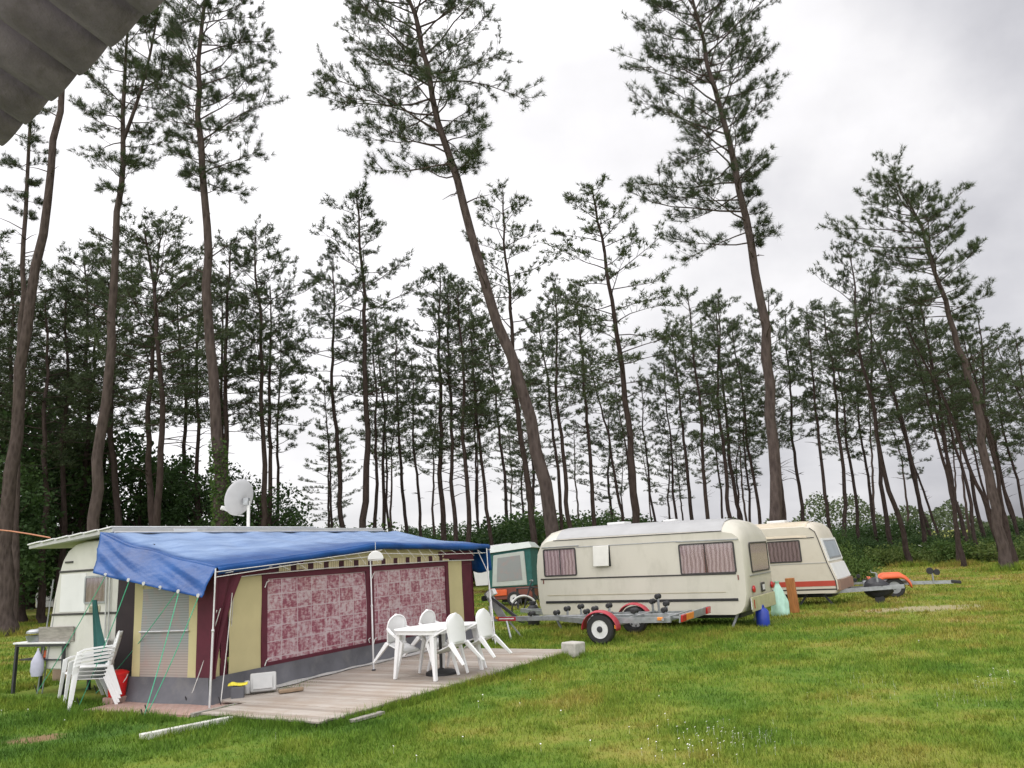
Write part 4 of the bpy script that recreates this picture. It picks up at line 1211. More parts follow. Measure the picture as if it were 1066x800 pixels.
# rollers
def roller(x, y, z, tall=.2, tilt=0.0):
    p = MB().bar((x, y, ZF), (x, y, z), .04, .03).build('roller_bracket', 'galv', bt)
    MB().lathe([(.035, -.10), (.055, -.07), (.035, -.03), (.035, .03), (.055, .07), (.035, .10)], (x, y, z + .03), 'y', 14).build('roller', 'black', p, True)
for x, y, z in ((-2.0, 0, .50), (-1.4, 0, .51), (-.7, 0, .52), (.35, 0, .52), (1.0, 0, .52)): roller(x, y, z)
for x, y, z in ((-1.25, .22, .57), (-.98, .34, .60), (-.35, -.35, .60), (-.28, -.46, .52), (.75, .40, .76), (.60, .46, .66), (.95, .30, .62), (.55, -.44, .55), (-.35, .40, .60)): roller(x, y, z)
# winch post with its slanting strut and the prop stand
MB().bar((-2.72, 0, ZF), (-3.12, 0, 1.02), .05, .16).build('winch_post', 'galv', bt)
MB().bar((-2.35, 0, ZF), (-3.05, 0, .92), .05, .06).build('winch_strut', 'darkmetal', bt)
MB().box((-3.0, 0, .98), (.22, .14, .14), 0, -.5).build('winch', 'hub', bt, bevel=.02)
MB().lathe([(.05, -.06), (.06, -.06), (.06, .06), (.05, .06)], (-3.18, 0, .88), 'y', 16).build('bow_stop', 'black', bt)
jp = MB().tube([(-3.0, -.11, .12), (-3.0, -.11, .72)], .026, 8).build('jockey_post', 'galv', bt)
MB().lathe([(.09, -.03), (.10, -.02), (.10, .02), (.09, .03)], (-3.0, -.11, .10), 'y', 16).build('jockey_wheel', 'black', bt, True)
for s in (-1, 1): MB().bar((-2.62, s * .05, ZF - .05), (-2.42, s * .24, .01), .035, .035).build('prop_leg', 'galv', bt)
MB().box((-3.42, 0, ZF + .02), (.22, .09, .10)).build('coupling', 'darkmetal', bt, bevel=.02)
MB().box((-2.86, -.055, ZF + .03), (.06, .03, .05)).build('marker_lamp', 'amber', bt)
# light board across the rear
lb = MB().box((1.62, .0, .46), (.03, 1.95, .15), 0, .12).build('light_board', 'galv', bt, bevel=.006)
for s in (-1, 1):
    MB().box((1.648, s * .83, .462), (.045, .25, .13), 0, .12).build('tail_lamp', 'redlamp', lb, bevel=.01)
MB().box((1.640, -.42, .462), (.02, .50, .12), 0, .12).build('number_plate', 'amber', lb, bevel=.004)
for y in (-.55, .55): MB().bar((1.3, y, ZF + .02), (1.62, y, .46), .05, .03).build('board_arm', 'galv', bt)
MB().bar((1.2, -.70, ZF), (1.30, -1.0, ZF + .02), .04, .04).build('lamp_bracket', 'galv', bt)
MB().box((1.18, -.80, .45), (.10, .07, .06)).build('side_lamp', 'amber', bt, bevel=.01)
# light board faces the rear, but its front shows bare metal; the lamps also wrap round its edge

# ---- small orange trailer on the right
ow = G(933, 622)
ox = (G(986, 611, .35) - G(944, 608, .35)); ox.z = 0
OX = Vector((.93, -.36, 0)).normalized(); ORZ = math.atan2(OX.y, OX.x)
OO = ow + Vector((-OX.y, OX.x, 0)) * .55
ot = thing('light_trailer', 'small trailer with orange mudguards on the lawn right of the tan caravan', 'trailer', OO, ORZ)
for s in (-1, 1):
    wheel(ot, (0, s * .55, .27), .27, .15, side=-1 if s < 0 else 1, rim='galv')
    g = MB()
    def mg2(u, v, s=s):
        a = math.radians(10 + 150 * u); yy = (v - .5) * 2
        flat = .34 if True else 0
        x = .44 * math.cos(a) * (1.1 if a > PI / 2 else 1.0); z = .27 + .36 * min(1, math.sin(a) * 1.15)
        return (x, s * .55 + yy * .17, z - .10 * abs(yy) ** 6)
    g.grid(mg2, 20, 6).build('mudguard', 'orange', ot, True, angle=60, solid=.03)
MB().bar((0, -.5, .28), (0, .5, .28), .06, .06).build('axle', 'galv', ot)
MB().bar((-.55, 0, .36), (1.55, 0, .33), .07, .09).build('drawbar', 'galv', ot)
for s in (-1, 1): MB().bar((-.6, s * .4, .42), (.5, s * .3, .40), .05, .07).build('side_rail', 'galv', ot)
MB().box((-.62, 0, .50), (.10, 1.1, .10)).build('light_bar', 'orange', ot, bevel=.01)
MB().box((-.66, -.4, .52), (.06, .2, .08)).build('tail_lamp', 'black', ot)
MB().box((1.62, 0, .33), (.26, .10, .09), 0, .15).build('coupling', 'black', ot, bevel=.02)
MB().tube([(1.05, -.05, .30), (1.05, -.05, .62)], .025, 8).build('jockey_post', 'galv', ot)
MB().lathe([(.085, -.03), (.095, -.02), (.095, .02), (.085, .03)], (1.0, -.05, .66), 'y', 16).build('jockey_wheel', 'black', ot, True)
MB().lathe([(.075, -.03), (.085, -.02), (.085, .02), (.075, .03)], (1.17, -.05, .62), 'y', 16).build('spare_roller', 'black', ot, True)
for x, z in ((-.75, .46), (-.9, .60), (-1.0, .5)):
    MB().lathe([(.05, -.06), (.06, 0), (.05, .06)], (x, -.15, z), 'y', 12).build('roller', 'black', ot, True)
MB().bar((-1.1, -.1, .40), (-.4, -.05, .40), .05, .06).build('rear_rail', 'galv', ot)

# ================================================================== PITCH BEHIND (trailer tent, bicycle)
tt = thing('trailer_tent', 'small teal and grey trailer tent on the pitch behind the awning', 'tent', Vector((base(533, 29.5).x, 29.5, 0)), math.radians(-8))
MB().box((0, .9, .46), (1.55, 1.8, .42)).build('box_body', 'darkred', tt, bevel=.03)
MB().box((.2, .9, .20), (1.2, 1.2, .12)).build('chassis', 'darkmetal', tt)
wheel(tt, (.1, .05, .26), .26, .15); wheel(tt, (.1, 1.75, .26), .26, .15, side=1)
MB().add([(-.82, 0, .67), (.82, 0, .67), (.92, 1.8, .67), (-.92, 1.8, .67), (-.70, .05, 1.95), (.78, .05, 2.08), (.85, 1.7, 2.05), (-.8, 1.7, 1.95)],
         [(3, 2, 1, 0), (0, 1, 5, 4), (1, 2, 6, 5), (2, 3, 7, 6), (3, 0, 4, 7)]).build('canvas', 'teal', tt, True, .03)
MB().add([(-.80, -.06, 1.90), (.86, -.06, 2.03), (.95, 1.85, 2.0), (-.9, 1.85, 1.9), (-.62, .25, 2.16), (.72, .25, 2.24), (.78, 1.5, 2.22), (-.7, 1.5, 2.14)],
         [(3, 2, 1, 0), (4, 5, 6, 7), (0, 1, 5, 4), (1, 2, 6, 5), (2, 3, 7, 6), (3, 0, 4, 7)]).build('roof_canvas', 'tealpale', tt, True, .02)
MB().prism([(-.68, .72), (.60, .72), (.55, 1.92), (-.58, 1.82)], -.022, .05).build('window_flap', 'tealpale', tt, bevel=.02)
MB().prism([(-.50, .88), (.44, .90), (.40, 1.78), (-.43, 1.72)], -.03, .03).build('window', 'blind', tt, bevel=.005)
tt_o = MB().box((-.40, -.03, .50), (.5, .04, .22)).build('orange_panel', 'orange', tt, bevel=.02)
tb2 = thing('camp_table', 'dark folding camp table before the teal trailer tent', 'table', Vector((base(548, 27.8).x, 27.8, 0)), .1)
MB().box((0, 0, .68), (.62, .45, .03)).build('tabletop', 'darkmetal', tb2)
for x in (-.27, .27):
    for y in (-.18, .18): MB().bar((x, y, .67), (x * 1.05, y * 1.1, 0), .03, .03).build('leg', 'darkmetal', tb2)
vd = thing('caravan', 'white caravan roof showing just above the trailer tent and blue tarpaulin', 'caravan', Vector((base(494, 41).x, 41, 0)), math.radians(4))
loft([(0.1, .4), (0, 1.2), (.2, 1.9), (.7, 2.12), (2.0, 2.2), (2.1, 2.1), (2.15, .4)], [(0, 0, 0), (.2, .15, 0), (1.0, .22, 0), (1.8, .15, 0), (2.0, 0, 0)]).build('body', 'white', vd, True, angle=32)
MB().box((1.1, -.004, 2.0), (1.9, .02, .03)).build('roof_trim', 'darktrim', vd)
win(vd, .5, 1.1, 1.5, 1.7, 'curtain_dk')
# pale caravans far off between the trees on the left
for xp, D, ln, lab in ((36, 52, .95, 'pale shape of a caravan end far off between the left trees, cut by a trunk'),):
    q = thing('caravan', lab, 'caravan', Vector((base(xp, D).x, D, 0)), math.radians(12))
    loft([(0.05, .3), (0, 1.0), (.1, 1.55), (.3, 1.68), (1.2, 1.66), (1.28, 1.4), (1.3, .3)], [(0, 0, 0), (.2, .1, 0), (1.0, .14, 0), (1.8, .1, 0), (2, 0, 0)]).build('body', 'cooler', q, True, angle=32)
    win(q, .35, .95, .95, 1.35, 'curtain_dk')
    MB().box((.65, -.004, .7), (1.2, .01, .02)).build('waist_trim', 'darktrim', q)

bc = thing('bicycle', 'dark bicycle with pale mudguard leaning at the front of the cream caravan', 'bicycle', Vector((base(546, 22.2).x, 22.2, 0)), math.radians(8))
for x, nm in ((0, 'front_wheel'), (1.05, 'rear_wheel')):
    w_ = MB()
    w_.tube([(x + .32 * math.cos(t), 0, .34 + .32 * math.sin(t)) for t in np.linspace(0, 2 * PI, 33)], .022, 6, False)
    wt_ = w_.build('wheel', 'black', bc, True)
    sp2 = MB()
    for k in range(14):
        t = 2 * PI * k / 14; sp2.tube([(x, 0, .34), (x + .31 * math.cos(t), 0, .34 + .31 * math.sin(t))], .0025, 3, False)
    sp2.lathe([(.03, -.04), (.03, .04)], (x, 0, .34), 'y', 8)
    sp2.build('spokes', 'galv', wt_)
MB().tube([(.0 + .37 * math.cos(t), 0, .34 + .37 * math.sin(t)) for t in np.linspace(.2, 2.5, 14)], .028, 6).build('mudguard', 'fender', bc, True)
MB().tube([(0, 0, .34), (.22, 0, .98), (.28, 0, 1.08)], .02, 8).build('fork', 'darkmetal', bc)
fr_ = MB()
for a_, b2_ in (((.20, 0, .9), (.62, 0, .30)), ((.62, 0, .30), (.80, 0, .88)), ((.22, 0, .93), (.78, 0, .82)), ((.62, 0, .30), (1.05, 0, .34)), ((.78, 0, .82), (1.05, 0, .34))): fr_.tube([a_, b2_], .017, 7)
fr_.build('frame', 'darkmetal', bc, True)
MB().tube([(.25, -.28, 1.08), (.28, -.1, 1.10), (.28, .1, 1.10), (.25, .28, 1.08)], .014, 7).build('handlebar', 'galv', bc, True)
MB().box((.80, 0, .95), (.25, .14, .05)).build('saddle', 'black', bc, bevel=.02)
gb2 = thing('gas_bottle', 'grey gas bottle beside the dark bicycle wheel', 'gas bottle', Vector((base(556, 21.4).x, 21.4, 0)))
MB().lathe([(0, 0), (.14, 0), (.15, .03), (.15, .42), (.10, .50), (.04, .52)], (0, 0, 0), 'z', 18).build('cylinder', 'darkmetal', gb2, True)
MB().lathe([(.08, .52), (.09, .52), (.09, .60), (.08, .60)], (0, 0, 0), 'z', 16).build('collar', 'darkmetal', gb2, True)

te = MB().box((-2.5, -1.6, .02), (13, 11.0, .04)).build('unseen_bounce_slab', simple('pale concrete', (.19, .183, .175), .9, .15, 1.5, dirt=(.25, .23, .2), dirt_amt=.5))  # unseen slab added below the view to bounce neutral light onto the eave
tag(te, None, None, None, 'structure')
# ---- eave of the building the photographer stands under
e1 = G(0, 155, 3.2); e2 = G(172, 0, 3.2); ed = (e2 - e1).normalized()
gp = Vector((-ed.y, ed.x, 0))
if gp.y < 0: gp = -gp                                       # away from the camera, down the slope
sg = math.radians(19)
gd = Vector((gp.x * math.cos(sg), gp.y * math.cos(sg), -math.sin(sg)))
nrm = ed.cross(gd).normalized()
if nrm.z < 0: nrm = -nrm
pitch = (e2 - e1).length / 5.55
def shf(u, v, off=0.0):
    s = -1.6 + 4.2 * u; t = -2.6 * (1 - v)
    ph = (s / pitch + .18) % 1.0
    h = abs(math.sin(PI * ph)) ** .5 * .060                # broad troughs below, sharp grooves between
    return e1 + ed * s + gd * t - nrm * h + nrm * .060
rs = MB().grid(lambda u, v: shf(u, v), 230, 10).build('roof_sheet', 'asb', None, True, angle=80, solid=.009)
rs.name = 'corrugated_roof'
tag(rs, 'grey fibre cement corrugated roof edge in the upper left corner', 'roof')

# ================================================================== VEGETATION
def needles(tufts, rng, n, ln, w, spread=.9):
    """tufts: array (k, 7): centre, axis, size -> thin needle triangles"""
    k = len(tufts)
    c = np.repeat(tufts[:, :3], n, 0); a = np.repeat(tufts[:, 3:6], n, 0); s = np.repeat(tufts[:, 6], n)
    r = rng.normal(size=(k * n, 3)); r /= np.linalg.norm(r, axis=1)[:, None]
    d = a * .75 + r * spread; d /= np.linalg.norm(d, axis=1)[:, None] + 1e-9
    q = np.cross(d, rng.normal(size=(k * n, 3))); q /= np.linalg.norm(q, axis=1)[:, None] + 1e-9
    L = (ln * s * rng.uniform(.65, 1.15, k * n))[:, None]
    c0 = c + a * (rng.uniform(-.35, .35, k * n)[:, None] * L)
    v = np.empty((k * n * 3, 3))
    v[0::3] = c0 + q * w * .5; v[1::3] = c0 - q * w * .5; v[2::3] = c0 + d * L + q * w * .15
    f = np.arange(k * n * 3).reshape(-1, 3)
    tone = np.repeat(np.clip(np.repeat(rng.uniform(0, 1, k), n) * .7 + rng.uniform(0, .3, k * n), 0, 1), 3)
    return v, f, tone


def pine(name_seed, centre, r0, r1, env, nb, ln, nw, nn, nsub, parent, barkm='bark', limb_r=.055, dead=6, min_t=0.0, fork=None, step=None):
    """centre: list of trunk points (local).  env: list of (height, left reach, right reach, depth reach)."""
    rng = np.random.default_rng(name_seed); rr = random.Random(name_seed)
    cz = np.array([p[2] for p in centre]); cx = np.array([p[0] for p in centre]); cy = np.array([p[1] for p in centre])
    H = cz[-1]

    def trunk_at(z):
        return Vector((float(np.interp(z, cz, cx)), float(np.interp(z, cz, cy)), float(z)))

    def rad(z):
        t = min(1, max(0, z / H)); return r0 * .90 * (1 - t) ** .8 + r1 * .9 + r0 * .5 * math.exp(-z / .5)
    zz = [0, .15, .4, .9] + list(np.linspace(1.8, H, 22))
    wob = [Vector((rr.uniform(-1, 1), rr.uniform(-1, 1), 0)) * r0 * .36 for _ in zz]; wob[0] = Vector()
    t = MB().tube([trunk_at(z) + w for z, w in zip(zz, wob)], [rad(z) for z in zz], 10)
    ez = np.array([e[0] for e in env])
    el = [np.interp for _ in range(1)]
    lo, hi = ez.min(), ez.max()
    tufts = []
    stems = [(trunk_at, rad, lo, hi)]
    if fork:
        z0, tip = fork; p0 = trunk_at(z0); p1 = Vector(tip)
        fp = [p0.lerp(p1, k / 6) + Vector((0, 0, .0)) + (p1 - p0).orthogonal().normalized() * .15 * math.sin(PI * k / 6) for k in range(7)]
        t.tube(fp, [rad(z0) * .62 * (1 - k / 7.5) + .02 for k in range(7)], 8)
        fz = [p.z for p in fp]
        stems.append((lambda z: Vector((float(np.interp(z, fz, [p.x for p in fp])), float(np.interp(z, fz, [p.y for p in fp])), z)), lambda z: .05, z0 + .5, p1.z))
    for bi in range(nb):
        st, rd2, slo, shi = stems[0] if (len(stems) == 1 or bi % 3) else stems[1]
        u = (bi + rr.random()) / nb
        z = slo + (shi - slo) * u ** 1.0
        z = min(z, H - .15)
        az = bi * 2.39996 + rr.uniform(-.5, .5)
        ca, sa = math.cos(az), math.sin(az)
        frac = (z - lo) / (hi - lo)
        rise = math.radians(rr.uniform(-9, 13) + 34 * frac ** 1.6)
        # reach at the height the branch tip gets to
        reach_side = np.interp(z, ez, [e[2] if ca > 0 else e[1] for e in env]); reach_d = np.interp(z, ez, [e[3] for e in env])
        R = abs(ca) * reach_side + abs(sa) * reach_d
        R *= rr.uniform(.62, 1.05)
        if len(stems) > 1: R *= .8
        if R < .25: R = .25
        p0 = st(z); d = Vector((ca * math.cos(rise), sa * math.cos(rise), math.sin(rise)))
        pts = [p0]; cur = Vector(d); nseg = 5
        for k in range(nseg):
            cur = (cur + Vector((rr.uniform(-.24, .24), rr.uniform(-.24, .24), rr.uniform(-.14, .20)))).normalized()
            pts.append(pts[-1] + cur * (R / math.cos(rise) * .92 / nseg))
        b0 = min(limb_r * (.45 + .55 * R / 3.5), rd2(z) * .6)
        t.tube(pts, [b0 * (1 - .82 * k / nseg) for k in range(nseg + 1)], 5, False)
        # twigs with tufts, on the outer part of the branch
        ns = max(3, int(nsub * (.5 + .5 * R / 3)))
        for j in range(ns):
            f = .26 + .74 * ((j + rr.random()) / ns) ** .85
            k = min(nseg - 1, int(f * nseg)); q = pts[k].lerp(pts[k + 1], f * nseg - k)
            bd = (pts[k + 1] - pts[k]).normalized()
            sd = bd.cross(Vector((0, 0, 1))).normalized() * rr.choice((-1, 1))
            dd = (bd * rr.uniform(.3, .9) + sd * rr.uniform(.3, 1.0) + Vector((0, 0, rr.uniform(-.1, .65)))).normalized()
            tl = R * rr.uniform(.09, .27) + .18
            e = q + dd * tl
            t.tube([q, q.lerp(e, .5) + Vector((0, 0, -.03 * tl)), e], [b0 * .22 + .004, b0 * .16 + .003, .004], 3, False)
            nt_ = 2 + int(tl / (ln * .95))
            for h in range(nt_):
                g = q.lerp(e, .35 + .65 * (h + 1) / nt_) + Vector((rr.uniform(-1, 1), rr.uniform(-1, 1), rr.uniform(-.6, 1))) * ln * .5
                ax = (dd + Vector((0, 0, .5))).normalized()
                tufts.append((*g, *ax, rr.uniform(.7, 1.15)))
        e = pts[-1]
        for h in range(3):
            tufts.append((e.x + rr.uniform(-1, 1) * ln * .4, e.y + rr.uniform(-1, 1) * ln * .4, e.z + rr.uniform(-.2, .6) * ln, *cur, 1.1))
    for k in range(4):
        e = trunk_at(H) if k < 2 else trunk_at(H - ln * 2)
        tufts.append((e.x, e.y, e.z + ln * .4 * (k % 2), 0, 0, 1, 1.1))
    # bare broken twigs under the crown
    for k in range(dead):
        z = lo - (lo * .30) * rr.random(); az = rr.uniform(0, 2 * PI); Ld = rr.uniform(.25, 1.5)
        p0 = trunk_at(z); d = Vector((math.cos(az), math.sin(az), rr.uniform(-.1, .55)))
        e1_ = p0 + d * Ld
        t.tube([p0, p0.lerp(e1_, .5) + Vector((0, 0, .05)), e1_], [.028, .018, .007], 4, False)
        if rr.random() < .5: t.tube([p0.lerp(e1_, .5), p0.lerp(e1_, .5) + Vector((d.y, -d.x, .5)) * Ld * .35], [.012, .005], 3, False)
    tr_o = t.build('trunk', barkm, parent, True, angle=60)
    v, f, tone = needles(np.array(tufts), rng, nn, ln, nw)
    cr_o = np_mesh('crown', v, f, 'needles', parent, tone)
    return tr_o, cr_o


def hero(label, D, line, env_px, nb, r0, seed, Dtop=None, **kw):
    """a tall foreground pine; line and env are read off the photograph and set at distance D"""
    foot = base(line[0][0], D); foot.z = 0
    pts = []
    for i, (x, y) in enumerate(line[1:]):
        d = D
        pts.append(at(x, y, d) - foot)
    centre = [(0, 0, 0)] + [tuple(p) for p in pts]
    cz = [p[2] for p in centre]; cx = [p[0] for p in centre]
    env = []
    for y, xl, xr in env_px:
        a, b = at(xl, y, D) - foot, at(xr, y, D) - foot
        z = (a.z + b.z) / 2; xc = np.interp(z, cz, cx)
        env.append((z, max(.2, xc - a.x), max(.2, b.x - xc), max(.4, (b.x - a.x) * .45)))
    env.sort()
    t = thing('pine_tree', label, 'pine tree', foot)
    pine(seed, centre, r0, .035, env, nb, kw.pop('ln', .20), kw.pop('nw', .012), kw.pop('nn', 30), kw.pop('nsub', 13), t, limb_r=.034, **kw)
    return t


hero('massive pine trunk leaning right, at the far left edge below the roof corner', 30, [(6, 660), (7, 560), (14, 450), (30, 340), (48, 220), (60, 110), (70, 10), (78, -90)],
     [(-110, 30, 120), (-60, 0, 150), (10, -20, 140)], 26, .27, 11, dead=4, barkm='bark')
hero('thin dark pine standing close left of the massive leaning trunk', 33, [(14, 640), (17, 520), (22, 330), (28, 200), (33, 100), (37, 20)],
     [(60, 5, 60), (130, -10, 50), (190, -25, 25), (235, -25, 20)], 26, .15, 12, dead=8, ln=.22)
hero('forked tall pine left of the ivy clad one, its stem split high in two', 26, [(97, 600), (98, 540), (105, 460), (114, 360), (122, 240), (127, 150), (131, 80), (134, 20)],
     [(10, 100, 160), (60, 85, 180), (105, 72, 180), (150, 72, 172), (190, 92, 165), (212, 130, 165)], 58, .19, 13, fork=(float((at(127, 150, 26)).z), tuple(at(165, 8, 26) - base(97, 26))), nsub=11)
iv = hero('tall ivy clad pine rising beside the satellite dish', 22.5, [(233, 600), (231, 540), (227, 470), (221, 380), (215, 260), (210, 170), (206, 90), (210, 30), (220, -40)],
     [(-60, 190, 250), (-20, 178, 262), (25, 172, 288), (65, 185, 294), (105, 172, 285), (150, 168, 286), (185, 205, 272), (205, 212, 240)], 64, .175, 14, nsub=12)
hero('tallest leaning pine whose bare trunk rises from behind the awning end', 24, [(580, 590), (574, 535), (552, 440), (530, 370), (503, 290), (478, 200), (456, 120), (440, 50), (426, 0), (413, -60)],
     [(-90, 380, 470), (-40, 345, 515), (10, 340, 530), (50, 335, 542), (85, 336, 530), (115, 318, 495), (150, 328, 478), (180, 345, 462), (192, 390, 462)], 76, .215, 15)
hero('tall leaning pine behind the join of the two cream caravans', 25, [(809, 590), (808, 530), (804, 450), (797, 340), (780, 240), (765, 180), (750, 110), (733, 50), (718, -5), (712, -30)],
     [(-40, 695, 760), (-5, 675, 800), (40, 655, 822), (85, 645, 818), (120, 645, 812), (150, 655, 785), (178, 634, 754), (210, 636, 748), (240, 655, 745), (262, 690, 750)], 80, .185, 16)
hero('tall left leaning pine at the right edge of the lawn, bare twigs near its top', 33.5, [(1047, 594), (1044, 570), (1034, 520), (1016, 420), (990, 330), (968, 262), (953, 222), (944, 206)],
     [(206, 920, 955), (222, 898, 978), (235, 884, 1000), (270, 880, 985), (300, 885, 1000), (335, 905, 1000)], 52, .20, 17, ln=.22, nw=.016, nsub=10, dead=10)

# ivy on the trunk beside the dish
rng = np.random.default_rng(5)
n = 2600
zi = rng.uniform(.3, 5.6, n) ; zi = zi * (1 - .15 * rng.uniform(0, 1, n))
cxs = []
a_ = rng.uniform(0, 2 * PI, n); rr_ = .21 + np.abs(rng.normal(0, .06, n)) * (1.2 - zi / 6.5)
cen = [(0, 0, 0)] + [tuple(at(x, y, 22.5) - iv.location) for x, y in ((231, 540), (227, 470), (221, 380))]
px_ = np.interp(zi, [c[2] for c in cen], [c[0] for c in cen]); 
cc = np.stack([px_ + rr_ * np.cos(a_), rr_ * np.sin(a_), zi], 1)


def leaf_quads(cc, size, rng, tone=None, up=.4):
    n = len(cc)
    nr = rng.normal(size=(n, 3)); nr[:, 2] += up; nr /= np.linalg.norm(nr, axis=1)[:, None]
    u = np.cross(nr, rng.normal(size=(n, 3))); u /= np.linalg.norm(u, axis=1)[:, None]; w = np.cross(nr, u)
    s = (np.asarray(size) * rng.uniform(.6, 1.3, n))[:, None]
    v = np.empty((n * 4, 3))
    v[0::4] = cc - u * s * .5; v[1::4] = cc + w * s * .28; v[2::4] = cc + u * s * .5; v[3::4] = cc - w * s * .28
    f = np.arange(n * 4).reshape(-1, 4)
    if tone is None: tone = rng.uniform(0, 1, n)
    return v, f, np.repeat(tone, 4)


v_, f_, t_ = leaf_quads(cc, .11, rng)
np_mesh('ivy', v_, f_, 'leaves_l', iv, t_, 4)

# ---- pine kinds for the stand behind, built once and copied
def pine_kind(seed, H, cs, spread, nb, nsub, ln, nw, nn, r0=.135, bend=.5):
    rr = random.Random(seed)
    bx, by = rr.uniform(-bend, bend), rr.uniform(-bend, bend)
    cen = [(bx * math.sin(k / 8 * PI) + .12 * math.sin(k * 1.9 + seed), by * math.sin(k / 8 * PI), H * k / 8) for k in range(9)]
    cen[0] = (0, 0, 0); cen[-1] = (0, 0, H)
    env = []
    for u, w in ((0, .45), (.12, .85), (.3, 1.0), (.55, .9), (.78, .62), (.93, .34), (1, .12)):
        k1, k2 = rr.uniform(.72, 1.2), rr.uniform(.72, 1.2)
        env.append((H * (cs + (1 - cs) * u), spread * w * k1, spread * w * k2, spread * w * rr.uniform(.75, 1.1)))
    t = thing('pine_tree', 'pine', 'pine tree', (0, 0, 0))
    pine(seed, cen, r0, .03, env, nb, ln, nw, nn, nsub, t, dead=7, limb_r=.032, barkm='bark_d')
    t['H'] = H
    return t


KINDS = [pine_kind(101, 18, .46, 2.8, 38, 10, .215, .031, 11), pine_kind(102, 18, .53, 2.4, 34, 10, .215, .031, 11), pine_kind(103, 18, .58, 2.3, 34, 10, .215, .031, 11),
         pine_kind(104, 18, .52, 3.0, 36, 10, .225, .031, 11, bend=.9), pine_kind(105, 18, .62, 1.9, 28, 9, .215, .031, 11), pine_kind(106, 18, .42, 2.6, 42, 10, .215, .031, 11, bend=.3),
         pine_kind(107, 18, .54, 2.9, 35, 11, .23, .031, 11, bend=.7), pine_kind(108, 18, .68, 1.9, 24, 9, .215, .031, 11, bend=.8)]
used_kind = [False] * len(KINDS)
rp = random.Random(21)


def plant(xb, xt, yt, D, kind, label, group, wide=1.0):
    foot = base(xb, D); foot.z = -.05
    tip = at(xt, yt, D)
    vec = tip - foot
    src = KINDS[kind]
    if not used_kind[kind]:
        used_kind[kind] = True; o = src; o['label'] = label
        if group: o['group'] = group
    else:
        o = dup(src, foot, 0, label, group)
        if not group and 'group' in o: del o['group']
    o.location = foot
    s = vec.length / src['H']
    q = Vector((0, 0, 1)).rotation_difference(vec.normalized())
    o.rotation_mode = 'QUATERNION'; o.rotation_quaternion = q @ Quaternion((0, 0, 1), rp.uniform(0, 2 * PI))
    w = s * wide * rp.uniform(.92, 1.08)
    o.scale = (w, w, s)
    return o


